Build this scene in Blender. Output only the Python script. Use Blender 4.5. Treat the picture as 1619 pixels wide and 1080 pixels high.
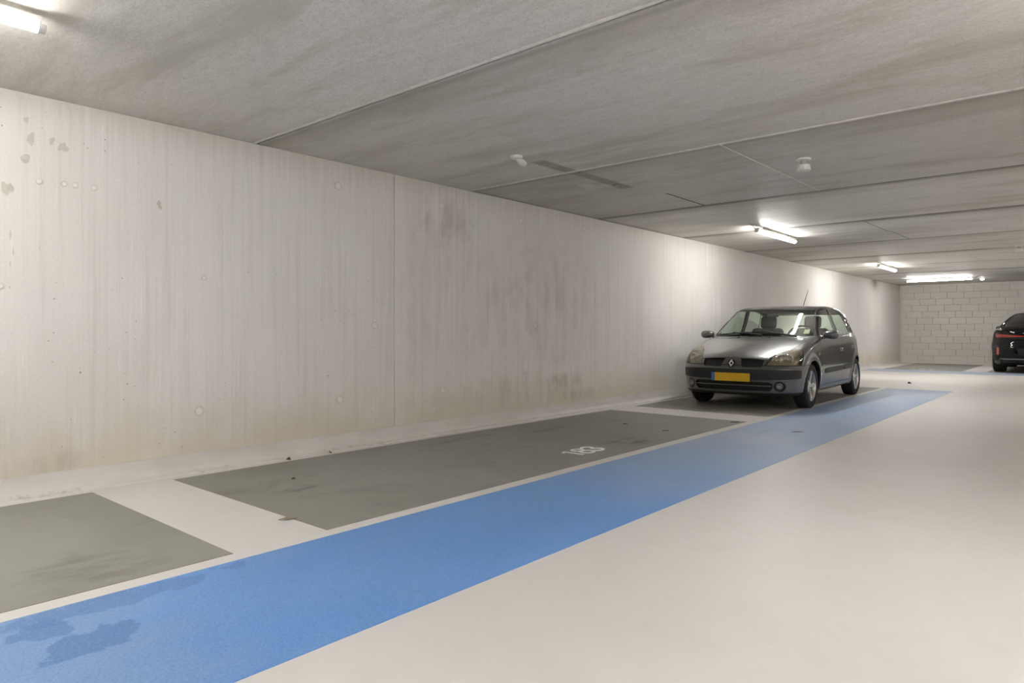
import bpy, bmesh, math, random
import numpy as np
from mathutils import Vector, Matrix

# ------------------------------------------------------------------ scene, camera, world, exposure
S = bpy.context.scene
C = S.collection
for o in list(bpy.data.objects):
    bpy.data.objects.remove(o)
CAM_H = 1.03
cam_d = bpy.data.cameras.new('camera')
cam = bpy.data.objects.new('camera', cam_d)
C.objects.link(cam)
S.camera = cam
cam.location = (0, 0, CAM_H)
cam.rotation_euler = (math.pi / 2, 0, math.radians(40.85))
cam_d.sensor_fit = 'HORIZONTAL'
cam_d.sensor_width = 36
cam_d.lens = 1082 / 1619 * 36
cam_d.shift_y = -17 / 1619
cam_d.clip_start = 0.05
cam_d.clip_end = 200

W = bpy.data.worlds.new('world')
S.world = W
W.use_nodes = True
W.node_tree.nodes['Background'].inputs[0].default_value = (1, 0.97, 0.93, 1)
W.node_tree.nodes['Background'].inputs[1].default_value = 0.0
S.view_settings.view_transform = 'Standard'
S.view_settings.look = 'None'
S.view_settings.gamma = 1
S.view_settings.use_curve_mapping = False
S.view_settings.exposure = 2.80
S.cycles.use_denoising = True
S.cycles.max_bounces = 10
S.cycles.diffuse_bounces = 6
S.cycles.glossy_bounces = 4
S.cycles.transparent_max_bounces = 24
S.cycles.sample_clamp_indirect = 6
S.cycles.caustics_reflective = False
S.cycles.caustics_refractive = False
LAMP = 22.0                      # emission of the lamp diffusers

random.seed(4)
WX, WY, HC = -5.016, 25.15, 2.493      # left wall, back wall, ceiling height
EX, FY = 6.0, -6.0                     # right wall, wall behind the camera

# ------------------------------------------------------------------ material helper
class Mat:
    def __init__(s, name, rough=0.5, metal=0.0, col=(0.5, 0.5, 0.5)):
        s.m = bpy.data.materials.new(name)
        s.m.use_nodes = True
        s.t = s.m.node_tree
        s.b = s.t.nodes['Principled BSDF']
        s.b.inputs['Roughness'].default_value = rough
        s.b.inputs['Metallic'].default_value = metal
        s.b.inputs['Base Color'].default_value = (*col, 1)
        s._c = None
    def n(s, typ, **kw):
        x = s.t.nodes.new(typ)
        for k, v in kw.items():
            setattr(x, k, v)
        return x
    def link(s, a, b):
        s.t.links.new(a, b)
    def set(s, sock, v):
        if isinstance(v, (int, float)):
            sock.default_value = v
        elif isinstance(v, (tuple, list)):
            sock.default_value = (*v, 1) if (len(v) == 3 and len(sock.default_value) == 4) else v
        else:
            s.link(v, sock)
    def coord(s):
        if s._c is None:
            s._c = s.n('ShaderNodeTexCoord').outputs['Object']
        return s._c
    def scaled(s, sc, off=(0, 0, 0)):
        mp = s.n('ShaderNodeMapping')
        mp.inputs['Scale'].default_value = sc
        mp.inputs['Location'].default_value = off
        s.link(s.coord(), mp.inputs['Vector'])
        return mp.outputs[0]
    def noise(s, sc=(1, 1, 1), detail=4, rough=0.55, off=(0, 0, 0), dist=0.0):
        nz = s.n('ShaderNodeTexNoise')
        nz.inputs['Scale'].default_value = 1
        nz.inputs['Detail'].default_value = detail
        nz.inputs['Roughness'].default_value = rough
        nz.inputs['Distortion'].default_value = dist
        s.link(s.scaled(sc, off), nz.inputs['Vector'])
        return nz.outputs['Fac']
    def vor(s, sc=(1, 1, 1), off=(0, 0, 0)):
        nz = s.n('ShaderNodeTexVoronoi')
        nz.inputs['Scale'].default_value = 1
        s.link(s.scaled(sc, off), nz.inputs['Vector'])
        return nz.outputs['Distance']
    def ramp(s, v, a, b, c=0.0, d=1.0):
        r = s.n('ShaderNodeMapRange', interpolation_type='SMOOTHSTEP')
        s.set(r.inputs[0], v)
        for i, k in enumerate((a, b, c, d)):
            s.set(r.inputs[1 + i], k)
        return r.outputs[0]
    def math(s, op, a, b=0.0):
        r = s.n('ShaderNodeMath', operation=op)
        s.set(r.inputs[0], a)
        s.set(r.inputs[1], b)
        return r.outputs[0]
    def mix(s, f, a, b, mode='MIX'):
        r = s.n('ShaderNodeMix', data_type='RGBA', blend_type=mode)
        s.set(r.inputs[0], f)
        s.set(r.inputs[6], a)
        s.set(r.inputs[7], b)
        return r.outputs[2]
    def axis(s, i):
        sx = s.n('ShaderNodeSeparateXYZ')
        s.link(s.coord(), sx.inputs[0])
        return sx.outputs[i]
    def spot(s, c, r, wob=0.0, ns=6):
        """1 inside an ellipse round c with radii r (0 = endless), soft edge"""
        mp = s.n('ShaderNodeMapping')
        inv = tuple(0 if q == 0 else 1 / q for q in r)
        mp.inputs['Scale'].default_value = inv
        mp.inputs['Location'].default_value = tuple(-p * q for p, q in zip(c, inv))
        s.link(s.coord(), mp.inputs['Vector'])
        L = s.n('ShaderNodeVectorMath', operation='LENGTH')
        s.link(mp.outputs[0], L.inputs[0])
        v = L.outputs['Value']
        if wob:
            v = s.math('ADD', v, s.math('MULTIPLY', s.math('SUBTRACT', s.noise((ns, ns, ns), 4), 0.5), wob))
        return v
    def color(s, v):
        s.set(s.b.inputs['Base Color'], v)
    def bump(s, h, strength=0.3, dist=0.01):
        bp = s.n('ShaderNodeBump')
        bp.inputs['Strength'].default_value = strength
        bp.inputs['Distance'].default_value = dist
        s.link(h, bp.inputs['Height'])
        s.link(bp.outputs[0], s.b.inputs['Normal'])

def simple(name, col, rough=0.5, metal=0.0, coat=0.0, nz=0.0, nsc=40):
    m = Mat(name, rough, metal, col)
    if coat:
        m.b.inputs['Coat Weight'].default_value = coat
        m.b.inputs['Coat Roughness'].default_value = 0.04
    if nz:
        f = m.noise((nsc,) * 3, 3)
        m.color(m.mix(f, tuple(c * (1 - nz) for c in col), tuple(min(1, c * (1 + nz)) for c in col)))
    return m.m

# ------------------------------------------------------------------ setting materials
def wall_mat():
    m = Mat('wall concrete', 0.75)
    big = m.noise((0.6, 0.55, 0.5), 4, 0.55)
    streak = m.noise((1, 21, 0.5), 6, 0.68)
    fine = m.noise((1, 42, 0.5), 4, 0.6, (3, 1, 0), 0.15)
    drip = m.noise((1, 30, 0.32), 2, 0.5, (8, 4, 0), 0.25)
    grain = m.noise((60, 60, 60), 3, 0.6)
    c = m.mix(m.ramp(big, 0.35, 0.65), (0.70, 0.672, 0.638), (0.765, 0.742, 0.72))
    c = m.mix(m.math('MULTIPLY', m.ramp(streak, 0.45, 0.72), 0.5), c, (0.565, 0.535, 0.485))
    c = m.mix(m.math('MULTIPLY', m.ramp(fine, 0.52, 0.75), 0.40), c, (0.78, 0.75, 0.70))
    dz = m.ramp(m.noise((1, 1.3, 1.0), 3, 0.5, (6, 6, 0)), 0.42, 0.6)
    dl = m.math('MULTIPLY', m.ramp(m.math('ABSOLUTE', m.math('SUBTRACT', drip, 0.52)), 0.0, 0.014, 1, 0), dz)
    c = m.mix(m.math('MULTIPLY', dl, 0.6), c, (0.86, 0.84, 0.80))
    by = m.axis(1)
    pale = m.math('MULTIPLY', m.ramp(m.math('ABSOLUTE', m.math('SUBTRACT', by, 4.19)), 0.05, 0.075, 1, 0), 0.45)
    c = m.mix(pale, c, (0.76, 0.735, 0.70))
    c = m.mix(m.math('MULTIPLY', m.ramp(grain, 0.3, 0.7), 0.16), c, (0.47, 0.44, 0.39))
    # olive stain rising from the foot of the wall and drip marks below the ceiling
    z = m.axis(2)
    low = m.ramp(m.math('ADD', z, m.math('MULTIPLY', m.noise((1, 3.5, 2.5), 4, 0.6, (5, 0, 0)), -0.75)), -0.30, 0.25, 1, 0)
    c = m.mix(m.math('MULTIPLY', low, 0.55), c, (0.56, 0.50, 0.36))
    top = m.ramp(m.math('ADD', z, m.math('MULTIPLY', m.noise((1, 22, 0.4), 3, 0.6, (9, 0, 0)), 0.5)), 2.45, 2.85)
    c = m.mix(m.math('MULTIPLY', top, 0.45), c, (0.47, 0.445, 0.37))
    # mouldy smudges
    for cc, rr, a in (((0, 1.3, 0.19), (0, 0.28, 0.09), .5), ((0, 6.9, 0.42), (0, 0.45, 0.12), .5), ((0, 4.75, 2.15), (0, .45, .32), .55),
                      ((0, 5.1, 1.35), (0, 1.3, 0.8), .32), ((0, 7.1, 0.22), (0, 0.5, 0.10), .7), ((0, 6.6, 1.3), (0, .9, 1.0), .42), ((0, 5.9, 0.35), (0, 1.6, .25), .35)):
        k = m.math('MULTIPLY', m.math('MULTIPLY', m.ramp(m.spot(cc, rr, 1.6), 0.15, 1.15, 1, 0), a * 1.3), m.ramp(m.noise((1, 7, 1.2), 5, 0.65, (2, 2, 2)), 0.35, 0.70))
        c = m.mix(k, c, (0.43, 0.405, 0.34))
    for cc, rr in (((0, 1.150, 1.62), (0, .007, .05)), ((0, 1.165, 1.52), (0, .006, .035)), ((0, 1.15, 1.43), (0, .006, .045)), ((0, 1.30, 1.56), (0, .005, .05)), ((0, 7.47, 0.9), (0, .012, .6)), ((0, 7.46, 1.5), (0, .010, .3))):
        c = m.mix(m.math('MULTIPLY', m.ramp(m.spot(cc, rr, 2.4, 30), 0.3, 0.9, 1, 0), 0.5), c, (0.36, 0.335, 0.28))
    # air holes
    v = m.vor((1, 5.2, 5.2))
    pit = m.math('MULTIPLY', m.ramp(v, 0.028, 0.045, 1, 0), m.ramp(m.noise((1, 1.1, 1.1), 2), 0.42, 0.55))
    v2 = m.vor((1, 13, 13), (2, 4, 1))
    pit2 = m.math('MULTIPLY', m.ramp(v2, 0.045, 0.08, 1, 0), m.ramp(m.noise((1, 1.5, 1.5), 2, 0.5, (7, 0, 3)), 0.47, 0.58))
    pit = m.math('MAXIMUM', pit, pit2)
    c = m.mix(m.math('MULTIPLY', pit, 0.7), c, (0.25, 0.235, 0.20))
    m.color(c)
    hgt = m.math('ADD', m.math('MULTIPLY', grain, 0.15), m.math('ADD', m.math('MULTIPLY', fine, 0.5), m.math('MULTIPLY', pit, -1.2)))
    m.bump(hgt, 0.25, 0.006)
    return m.m

def ceil_mat():
    m = Mat('ceiling concrete', 0.7)
    oi = m.n('ShaderNodeObjectInfo').outputs['Random']
    big = m.noise((0.45, 0.9, 1), 4, 0.6)
    streak = m.noise((0.55, 2.6, 1), 6, 0.66, (0, 0, 0), 0.3)
    fine = m.noise((9, 30, 1), 5, 0.7, (4, 2, 0))
    pore = m.noise((70, 120, 1), 3, 0.75, (1, 2, 0))
    c = m.mix(m.ramp(big, 0.35, 0.65), (0.80, 0.77, 0.725), (0.86, 0.835, 0.805))
    c = m.mix(m.math('MULTIPLY', m.ramp(streak, 0.46, 0.66), 0.7), c, (0.56, 0.53, 0.455))
    c = m.mix(m.math('MULTIPLY', m.ramp(pore, 0.46, 0.64), 0.50), c, (0.47, 0.445, 0.395))
    c = m.mix(m.math('MULTIPLY', m.ramp(fine, 0.40, 0.68), 0.32), c, (0.52, 0.49, 0.435))
    c = m.mix(m.math('MULTIPLY', m.ramp(m.noise((5, 26, 1), 5, 0.75, (8, 1, 0)), 0.55, 0.72), 0.3), c, (0.80, 0.77, 0.73))
    c = m.mix(m.math('MULTIPLY', oi, 0.16), c, (0.58, 0.55, 0.49))
    # darker just beyond each joint, and slabs cast darker or paler
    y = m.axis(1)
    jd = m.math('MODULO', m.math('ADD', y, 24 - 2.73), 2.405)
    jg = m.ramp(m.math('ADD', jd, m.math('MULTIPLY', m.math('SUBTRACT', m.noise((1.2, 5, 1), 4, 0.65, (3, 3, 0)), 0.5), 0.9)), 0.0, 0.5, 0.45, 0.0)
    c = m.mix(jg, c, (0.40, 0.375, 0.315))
    edge = m.math('MINIMUM', jd, m.math('SUBTRACT', 2.405, jd))
    eg = m.math('MULTIPLY', m.ramp(edge, 0.02, 0.075, 0.75, 0.0), m.ramp(y, 6.3, 6.6, 0.45, 1.0))
    c = m.mix(m.math('MULTIPLY', eg, m.ramp(m.noise((1.5, 1.5, 1), 3), 0.2, 0.5, 0.5, 1.0)), c, (0.20, 0.18, 0.145))
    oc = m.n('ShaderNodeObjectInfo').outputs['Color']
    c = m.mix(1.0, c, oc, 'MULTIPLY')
    # slabs darker in blotches towards the left wall
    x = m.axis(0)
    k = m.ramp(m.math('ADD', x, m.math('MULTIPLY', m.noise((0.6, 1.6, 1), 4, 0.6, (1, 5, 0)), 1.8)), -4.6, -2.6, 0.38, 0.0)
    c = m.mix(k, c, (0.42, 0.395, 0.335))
    # dark band where a lamp was taken down
    bx = m.math('ABSOLUTE', m.math('ADD', x, 3.70))
    by = m.math('ABSOLUTE', m.math('SUBTRACT', y, 5.36))
    band = m.math('MULTIPLY', m.ramp(bx, 0.05, 0.085, 1, 0), m.ramp(by, 0.70, 0.80, 1, 0))
    c = m.mix(m.math('MULTIPLY', band, 0.65), c, (0.22, 0.20, 0.165))
    v = m.vor((3.1, 3.1, 1))
    pit = m.math('MULTIPLY', m.ramp(v, 0.02, 0.045, 1, 0), m.ramp(m.noise((1.1, 1.1, 1), 2), 0.5, 0.6))
    c = m.mix(m.math('MULTIPLY', pit, 0.7), c, (0.10, 0.09, 0.08))
    m.color(c)
    m.bump(pore, 0.15, 0.003)
    m.set(m.b.inputs['Roughness'], m.ramp(streak, 0.3, 0.7, 0.45, 0.7))
    return m.m

def coat_mat():
    m = Mat('cream floor coating', 0.34)
    big = m.noise((0.7, 0.7, 0.7), 4, 0.6)
    cl = m.noise((3, 3, 3), 5, 0.65, (3, 3, 0))
    sp = m.noise((170, 170, 170), 2, 0.6)
    c = m.mix(m.ramp(big, 0.35, 0.65), (0.655, 0.625, 0.595), (0.685, 0.66, 0.635))
    c = m.mix(m.math('MULTIPLY', m.ramp(cl, 0.52, 0.75), 0.25), c, (0.56, 0.51, 0.45))
    c = m.mix(m.math('MULTIPLY', m.ramp(sp, 0.55, 0.75), 0.16), c, (0.50, 0.455, 0.40))
    v = m.vor((4.5, 4.5, 1))
    pit = m.math('MULTIPLY', m.ramp(v, 0.02, 0.05, 1, 0), m.ramp(m.noise((0.9, 0.9, 1), 2), 0.52, 0.6))
    c = m.mix(m.math('MULTIPLY', pit, 0.6), c, (0.22, 0.19, 0.15))
    m.color(c)
    m.set(m.b.inputs['Roughness'], m.ramp(m.noise((14, 14, 14), 4, 0.6), 0.3, 0.7, 0.40, 0.50))
    m.bump(m.noise((240, 240, 240), 2), 0.18, 0.003)
    return m.m

def bay_mat():
    m = Mat('grey bay coating', 0.6)
    big = m.noise((0.8, 0.8, 0.8), 4, 0.6, (2, 0, 0))
    st = m.noise((1.6, 1.1, 1), 6, 0.68, (5, 1, 0), 0.6)
    sp = m.noise((150, 150, 150), 2, 0.6)
    c = m.mix(m.ramp(big, 0.35, 0.65), (0.255, 0.248, 0.218), (0.295, 0.288, 0.258))
    c = m.mix(m.math('MULTIPLY', m.ramp(st, 0.56, 0.66), 0.42), c, (0.15, 0.14, 0.112))
    c = m.mix(m.math('MULTIPLY', m.ramp(m.noise((2, 4, 1), 6, 0.7, (9, 3, 0)), 0.57, 0.72), 0.35), c, (0.36, 0.34, 0.295))
    c = m.mix(m.math('MULTIPLY', m.ramp(sp, 0.5, 0.75), 0.25), c, (0.30, 0.285, 0.25))
    for cc, rr, a in (((-3.95, 2.45, 0), (.10, .22, 0), .5), ((-3.22, 5.55, 0), (.13, .22, 0), .75), ((-3.42, 5.5, 0), (.05, .3, 0), .6),
                      ((-3.3, 1.05, 0), (.35, .3, 0), .35), ((-4.6, 4.6, 0), (.10, .6, 0), .5), ((-4.35, 5.6, 0), (.12, .5, 0), .4)):
        k = m.math('MULTIPLY', m.math('MULTIPLY', m.ramp(m.spot(cc, rr, 1.8, 5), 0.3, 1.0, 1, 0), a * 1.2), m.ramp(m.noise((9, 2.5, 1), 5, 0.7, (3, 1, 0)), 0.35, 0.62))
        c = m.mix(k, c, (0.10, 0.092, 0.07))
    m.color(c)
    m.bump(sp, 0.4, 0.003)
    return m.m

def blue_mat():
    m = Mat('blue strip coating', 0.5)
    big = m.noise((1.1, 0.7, 0.8), 4, 0.6, (2, 0, 0))
    st = m.noise((2.2, 1.0, 1), 6, 0.68, (5, 1, 0), 0.5)
    sp = m.noise((130, 130, 130), 2, 0.7)
    c = m.mix(m.ramp(big, 0.35, 0.65), (0.115, 0.285, 0.640), (0.150, 0.325, 0.675))
    c = m.mix(m.math('MULTIPLY', m.ramp(st, 0.5, 0.7), 0.35), c, (0.19, 0.30, 0.50))
    # paler with distance along the lane, dusty at the near end
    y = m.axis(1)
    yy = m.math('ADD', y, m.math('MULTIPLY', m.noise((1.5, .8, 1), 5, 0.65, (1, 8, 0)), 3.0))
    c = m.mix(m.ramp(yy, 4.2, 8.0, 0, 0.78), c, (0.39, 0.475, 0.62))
    c = m.mix(m.ramp(y, 17, 19, 0, 0.75), c, (0.42, 0.47, 0.55))  # grazing sheen of the back strip, put into its colour
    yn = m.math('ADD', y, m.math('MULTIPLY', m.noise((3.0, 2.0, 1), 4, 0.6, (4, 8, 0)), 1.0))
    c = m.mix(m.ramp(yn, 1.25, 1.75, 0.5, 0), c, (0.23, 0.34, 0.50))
    for cc, rr, a in (((-2.53, 0.80, 0), (.10, .16, 0), .8), ((-2.75, 0.72, 0), (.09, .10, 0), .7), ((-2.86, .95, 0), (.09, .5, 0), .6)):
        k = m.math('MULTIPLY', m.ramp(m.spot(cc, rr, 2.2, 7), 0.85, 1.0, 1, 0), a)
        c = m.mix(k, c, (0.09, 0.21, 0.47))
    for cc, rr, a in (((-2.62, 6.9, 0), (.05, .45, 0), .5), ((-2.42, 1.75, 0), (.06, .10, 0), .25), ((-2.75, 6.3, 0), (.05, .2, 0), .4)):
        k = m.math('MULTIPLY', m.math('MULTIPLY', m.ramp(m.spot(cc, rr, 1.8), 0.3, 1.0, 1, 0), m.ramp(m.noise((12, 3, 1), 5, 0.7), 0.4, 0.6)), a)
        c = m.mix(k, c, (0.22, 0.24, 0.24))
    c = m.mix(m.math('MULTIPLY', m.ramp(sp, 0.52, 0.72), 0.32), c, (0.34, 0.48, 0.74))
    c = m.mix(m.math('MULTIPLY', m.ramp(sp, 0.48, 0.30), 0.35), c, (0.05, 0.13, 0.33))
    m.color(c)
    m.bump(sp, 0.4, 0.003)
    m.set(m.b.inputs['Roughness'], m.ramp(big, 0.3, 0.7, 0.42, 0.55))
    return m.m

def block_mat():
    m = Mat('sand lime block', 0.8)
    oi = m.n('ShaderNodeObjectInfo').outputs['Random']
    g = m.noise((30, 30, 30), 4)
    st = m.noise((1.5, 1, 14), 4, 0.6)
    c = m.mix(oi, (0.70, 0.67, 0.615), (0.76, 0.735, 0.69))
    c = m.mix(m.math('MULTIPLY', m.ramp(st, 0.5, 0.75), 0.25), c, (0.62, 0.59, 0.53))
    c = m.mix(m.math('MULTIPLY', g, 0.15), c, (0.5, 0.47, 0.42))
    m.color(c)
    m.bump(g, 0.3, 0.004)
    return m.m

def skirt_mat():
    m = Mat('painted skirting band', 0.5)
    a = m.noise((1, 2.5, 6), 5, 0.6)
    d = m.noise((9, 9, 9), 5, 0.7)
    z = m.axis(2)
    c = m.mix(m.ramp(a, 0.35, 0.65), (0.60, 0.565, 0.53), (0.66, 0.63, 0.60))
    k = m.math('MULTIPLY', m.math('MULTIPLY', m.ramp(z, 0.0, 0.045, 1, 0), m.ramp(d, 0.50, 0.66)), m.ramp(m.noise((1, 1.3, 1), 3), 0.40, 0.62))
    c = m.mix(m.math('MULTIPLY', k, 0.7), c, (0.28, 0.245, 0.19))
    m.color(c)
    m.bump(d, 0.15, 0.004)
    return m.m

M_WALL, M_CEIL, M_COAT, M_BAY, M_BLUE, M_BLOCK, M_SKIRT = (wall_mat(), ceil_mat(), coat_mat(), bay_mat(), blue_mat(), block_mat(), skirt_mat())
M_GROUT = simple('pale joint mortar', (0.68, 0.655, 0.61), 0.85, nz=0.25, nsc=25)
M_DARKC = simple('dark joint', (0.07, 0.064, 0.052), 0.9, nz=0.2)
M_WTRIM = simple('white sealant', (0.74, 0.72, 0.68), 0.6, nz=0.05)
M_WHITE = simple('white plastic', (0.80, 0.79, 0.76), 0.35, nz=0.04)
M_MARK = simple('white road paint', (0.90, 0.89, 0.86), 0.6, nz=0.08)
M_PATCH = simple('grey repair mortar', (0.52, 0.50, 0.44), 0.9, nz=0.25, nsc=30)
M_PLUG = simple('pale plug mortar', (0.76, 0.74, 0.69), 0.8, nz=0.12, nsc=60)
M_RING = simple('dull ring mortar', (0.62, 0.595, 0.545), 0.85, nz=0.15, nsc=60)  # duller mortar for plug rings and smears
M_LEAF = simple('dry brown leaf', (0.09, 0.065, 0.04), 0.8, nz=0.3)
M_STEEL = simple('zinc steel', (0.5, 0.5, 0.49), 0.4, 0.9, nz=0.05)

# ------------------------------------------------------------------ mesh helpers
def mesh_obj(name, verts, faces, mat, parent=None, smooth=False):
    me = bpy.data.meshes.new(name)
    me.from_pydata([tuple(v) for v in verts], [], faces)
    me.update()
    if smooth:
        me.shade_smooth()
    for m in (mat if isinstance(mat, (list, tuple)) else [mat]):
        me.materials.append(m)
    o = bpy.data.objects.new(name, me)
    C.objects.link(o)
    if parent is not None:
        o.parent = parent
    return o

def bm_obj(name, bm, mat, parent=None, smooth=False):
    me = bpy.data.meshes.new(name)
    bmesh.ops.recalc_face_normals(bm, faces=bm.faces[:])
    bm.to_mesh(me)
    bm.free()
    if smooth:
        me.shade_smooth()
        if smooth != 'all':
            me.set_sharp_from_angle(angle=math.radians(40))
    for m in (mat if isinstance(mat, (list, tuple)) else [mat]):
        me.materials.append(m)
    o = bpy.data.objects.new(name, me)
    C.objects.link(o)
    if parent is not None:
        o.parent = parent
    return o

def add_box(bm, lo, hi, bevel=0.0, rot=None, seg=2):
    lo, hi = Vector(lo), Vector(hi)
    r = bmesh.ops.create_cube(bm, size=1)
    vs = r['verts']
    d, c = hi - lo, (hi + lo) / 2
    for v in vs:
        v.co = Vector((v.co.x * d.x, v.co.y * d.y, v.co.z * d.z))
    if bevel:
        es = list({e for v in vs for e in v.link_edges})
        b = bmesh.ops.bevel(bm, geom=es, offset=bevel, segments=seg, affect='EDGES', profile=0.5)
        vs = list({v for f in b['faces'] for v in f.verts} | {v for v in vs if v.is_valid})
    for v in vs:
        p = v.co.copy()
        if rot is not None:
            p = rot @ p
        v.co = p + c

def box(name, lo, hi, mat, parent=None, bevel=0.0, rot=None, smooth=False):
    bm = bmesh.new()
    add_box(bm, lo, hi, bevel, rot)
    return bm_obj(name, bm, mat, parent, smooth)

def add_lathe(bm, prof, seg=32, M=Matrix.Identity(4), close=False):
    """prof: (r, h) pairs revolved about local z, then moved by M"""
    rings = []
    for r, hgt in prof:
        if r < 1e-6:
            rings.append([bm.verts.new(M @ Vector((0, 0, hgt)))])
        else:
            rings.append([bm.verts.new(M @ Vector((r * math.cos(2 * math.pi * k / seg), r * math.sin(2 * math.pi * k / seg), hgt))) for k in range(seg)])
    pairs = list(zip(rings, rings[1:]))
    if close:
        pairs.append((rings[-1], rings[0]))
    for a, b in pairs:
        for k in range(seg):
            k2 = (k + 1) % seg
            if len(a) == 1 and len(b) == 1:
                continue
            if len(a) == 1:
                bm.faces.new((a[0], b[k], b[k2]))
            elif len(b) == 1:
                bm.faces.new((a[k], b[0], a[k2]))
            else:
                bm.faces.new((a[k], b[k], b[k2], a[k2]))

def add_tube(bm, pts, r, seg=8, cap=True):
    pts = [Vector(p) for p in pts]
    rs = r if isinstance(r, (list, tuple)) else [r] * len(pts)
    rings = []
    for i, p in enumerate(pts):
        d = (pts[min(i + 1, len(pts) - 1)] - pts[max(i - 1, 0)]).normalized()
        a = Vector((0, 0, 1)) if abs(d.z) < 0.9 else Vector((1, 0, 0))
        u = d.cross(a).normalized()
        w = d.cross(u)
        rings.append([bm.verts.new(p + rs[i] * (math.cos(2 * math.pi * k / seg) * u + math.sin(2 * math.pi * k / seg) * w)) for k in range(seg)])
    for a, b in zip(rings, rings[1:]):
        for k in range(seg):
            bm.faces.new((a[k], a[(k + 1) % seg], b[(k + 1) % seg], b[k]))
    if cap:
        bm.faces.new(rings[0][::-1])
        bm.faces.new(rings[-1])

def add_prism(bm, pts, n, up0, up1):
    """flat outline pts (3D), thickened along n from up0 to up1"""
    n = Vector(n)
    a = [bm.verts.new(Vector(p) + n * up0) for p in pts]
    b = [bm.verts.new(Vector(p) + n * up1) for p in pts]
    bm.faces.new(a[::-1])
    bm.faces.new(b)
    for i in range(len(pts)):
        j = (i + 1) % len(pts)
        bm.faces.new((a[i], a[j], b[j], b[i]))

def empty(name, loc, rz=0.0, label=None, cat=None, group=None):
    o = bpy.data.objects.new(name, None)
    o.empty_display_size = 0.2
    C.objects.link(o)
    o.location = loc
    o.rotation_euler = (0, 0, rz)
    if label:
        o['label'] = label
    if cat:
        o['category'] = cat
    if group:
        o['group'] = group
    return o

def tag(o, label, cat, group=None):
    o['label'] = label
    o['category'] = cat
    if group:
        o['group'] = group
    return o

def structure(o, label, cat='structure'):
    o['kind'] = 'structure'
    o['label'] = label
    o['category'] = cat
    return o

# ------------------------------------------------------------------ room shell
floor = structure(box('floor', (WX - 0.3, FY - 0.2, -0.2), (EX + 0.2, WY + 0.3, 0), M_COAT), 'cream coated garage floor with grey bays and a blue strip', 'floor')

def sheet(name, pts, mat, label=None, h=0.0025):
    bm = bmesh.new()
    add_prism(bm, [(x, y, 0) for x, y in pts], (0, 0, 1), 0.0, h)
    o = bm_obj(name, bm, mat, floor)
    if label:
        o['label'] = label
    return o
def rect(x0, y0, x1, y1):
    return [(x0, y0), (x1, y0), (x1, y1), (x0, y1)]
sheet('parking_bay', rect(-4.868, -4.0, -3.04, 1.547), M_BAY, 'grey bay painted at the near left corner')
bay183 = sheet('parking_bay', [(-4.86, 2.047), (-3.035, 2.047), (-3.055, 7.585), (-4.855, 7.570)], M_BAY, 'long grey bay marked 183 in front of the hatchback')
sheet('parking_bay', rect(-4.85, 8.185, -3.035, 13.65), M_BAY, 'grey bay under the grey hatchback')
sheet('parking_bay', rect(-4.5, 20.55, -2.72, 24.78), M_BAY, 'empty grey bay before the block wall')
sheet('parking_bay', rect(-2.2, 20.55, -0.42, 24.78), M_BAY, 'grey bay under the black car')
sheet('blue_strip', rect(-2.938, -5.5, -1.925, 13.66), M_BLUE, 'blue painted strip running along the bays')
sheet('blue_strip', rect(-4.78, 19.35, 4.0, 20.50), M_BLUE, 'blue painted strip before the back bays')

# the bay number, drawn as strokes; u runs along the lane (+y), v towards the wall (-x)
def strokes(name, paths, org, u, v, w, mat, parent, label):
    bm = bmesh.new()
    for pts in paths:
        P = [Vector(p) for p in pts]
        closed = (P[0] - P[-1]).length < 1e-6
        L, R = [], []
        n = len(P)
        for i in range(n):
            a = P[i - 1] if i > 0 else (P[-2] if closed else P[0])
            b = P[i + 1] if i < n - 1 else (P[1] if closed else P[-1])
            d = (b - a).normalized()
            k = Vector((-d.y, d.x)) * w / 2
            L.append(P[i] + k)
            R.append(P[i] - k)
        def vt(q, hh):
            return bm.verts.new((org[0] + q.x * u[0] + q.y * v[0], org[1] + q.x * u[1] + q.y * v[1], hh))
        pi_ = paths.index(pts) * 0.0006
        lo = [(vt(a, 0.002), vt(b, 0.002)) for a, b in zip(L, R)]
        hi = [(vt(a, 0.004 + pi_), vt(b, 0.004 + pi_)) for a, b in zip(L, R)]
        for i in range(n - 1):
            bm.faces.new((hi[i][0], hi[i + 1][0], hi[i + 1][1], hi[i][1]))
            bm.faces.new((lo[i][0], lo[i + 1][0], hi[i + 1][0], hi[i][0]))
            bm.faces.new((lo[i][1], hi[i][1], hi[i + 1][1], lo[i + 1][1]))
        for i in (0, n - 1):
            bm.faces.new((lo[i][0], hi[i][0], hi[i][1], lo[i][1]))
    o = bm_obj(name, bm, mat, parent)
    if label:
        o['label'] = label
    return o
def arc(cx, cy, rx, ry, a0, a1, n=20):
    return [(cx + rx * math.cos(math.radians(a0 + (a1 - a0) * i / n)), cy + ry * math.sin(math.radians(a0 + (a1 - a0) * i / n))) for i in range(n + 1)]
one = [[(0.015, 0.205), (0.075, 0.265), (0.075, 0.0)]]
eight = [arc(0.215, 0.072, 0.066, 0.064, 0, 360, 28), arc(0.215, 0.198, 0.054, 0.058, 0, 360, 28)]
three = [arc(0.36, 0.198, 0.054, 0.058, 160, -90, 18) + [], arc(0.36, 0.072, 0.066, 0.064, 90, -160, 18)]
strokes('bay_number', one + eight + three, (-3.262, 4.606), (0, 0.98), (-0.80, 0), 0.035, M_MARK, bay183, 'white stroke number 183')

bayb = [o for o in floor.children if o.name.startswith('parking_bay') and o.get('label') == 'empty grey bay before the block wall'][0]
strokes('bay_mark', [[(0, 0), (0.10, 0)], [(0.18, 0.0), (0.34, 0.01)], [(0.42, 0.01), (0.56, 0.0)]], (-3.95, 21.05), (1, 0), (0, 1), 0.05, M_MARK, bayb, 'worn white paint marks')
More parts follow.
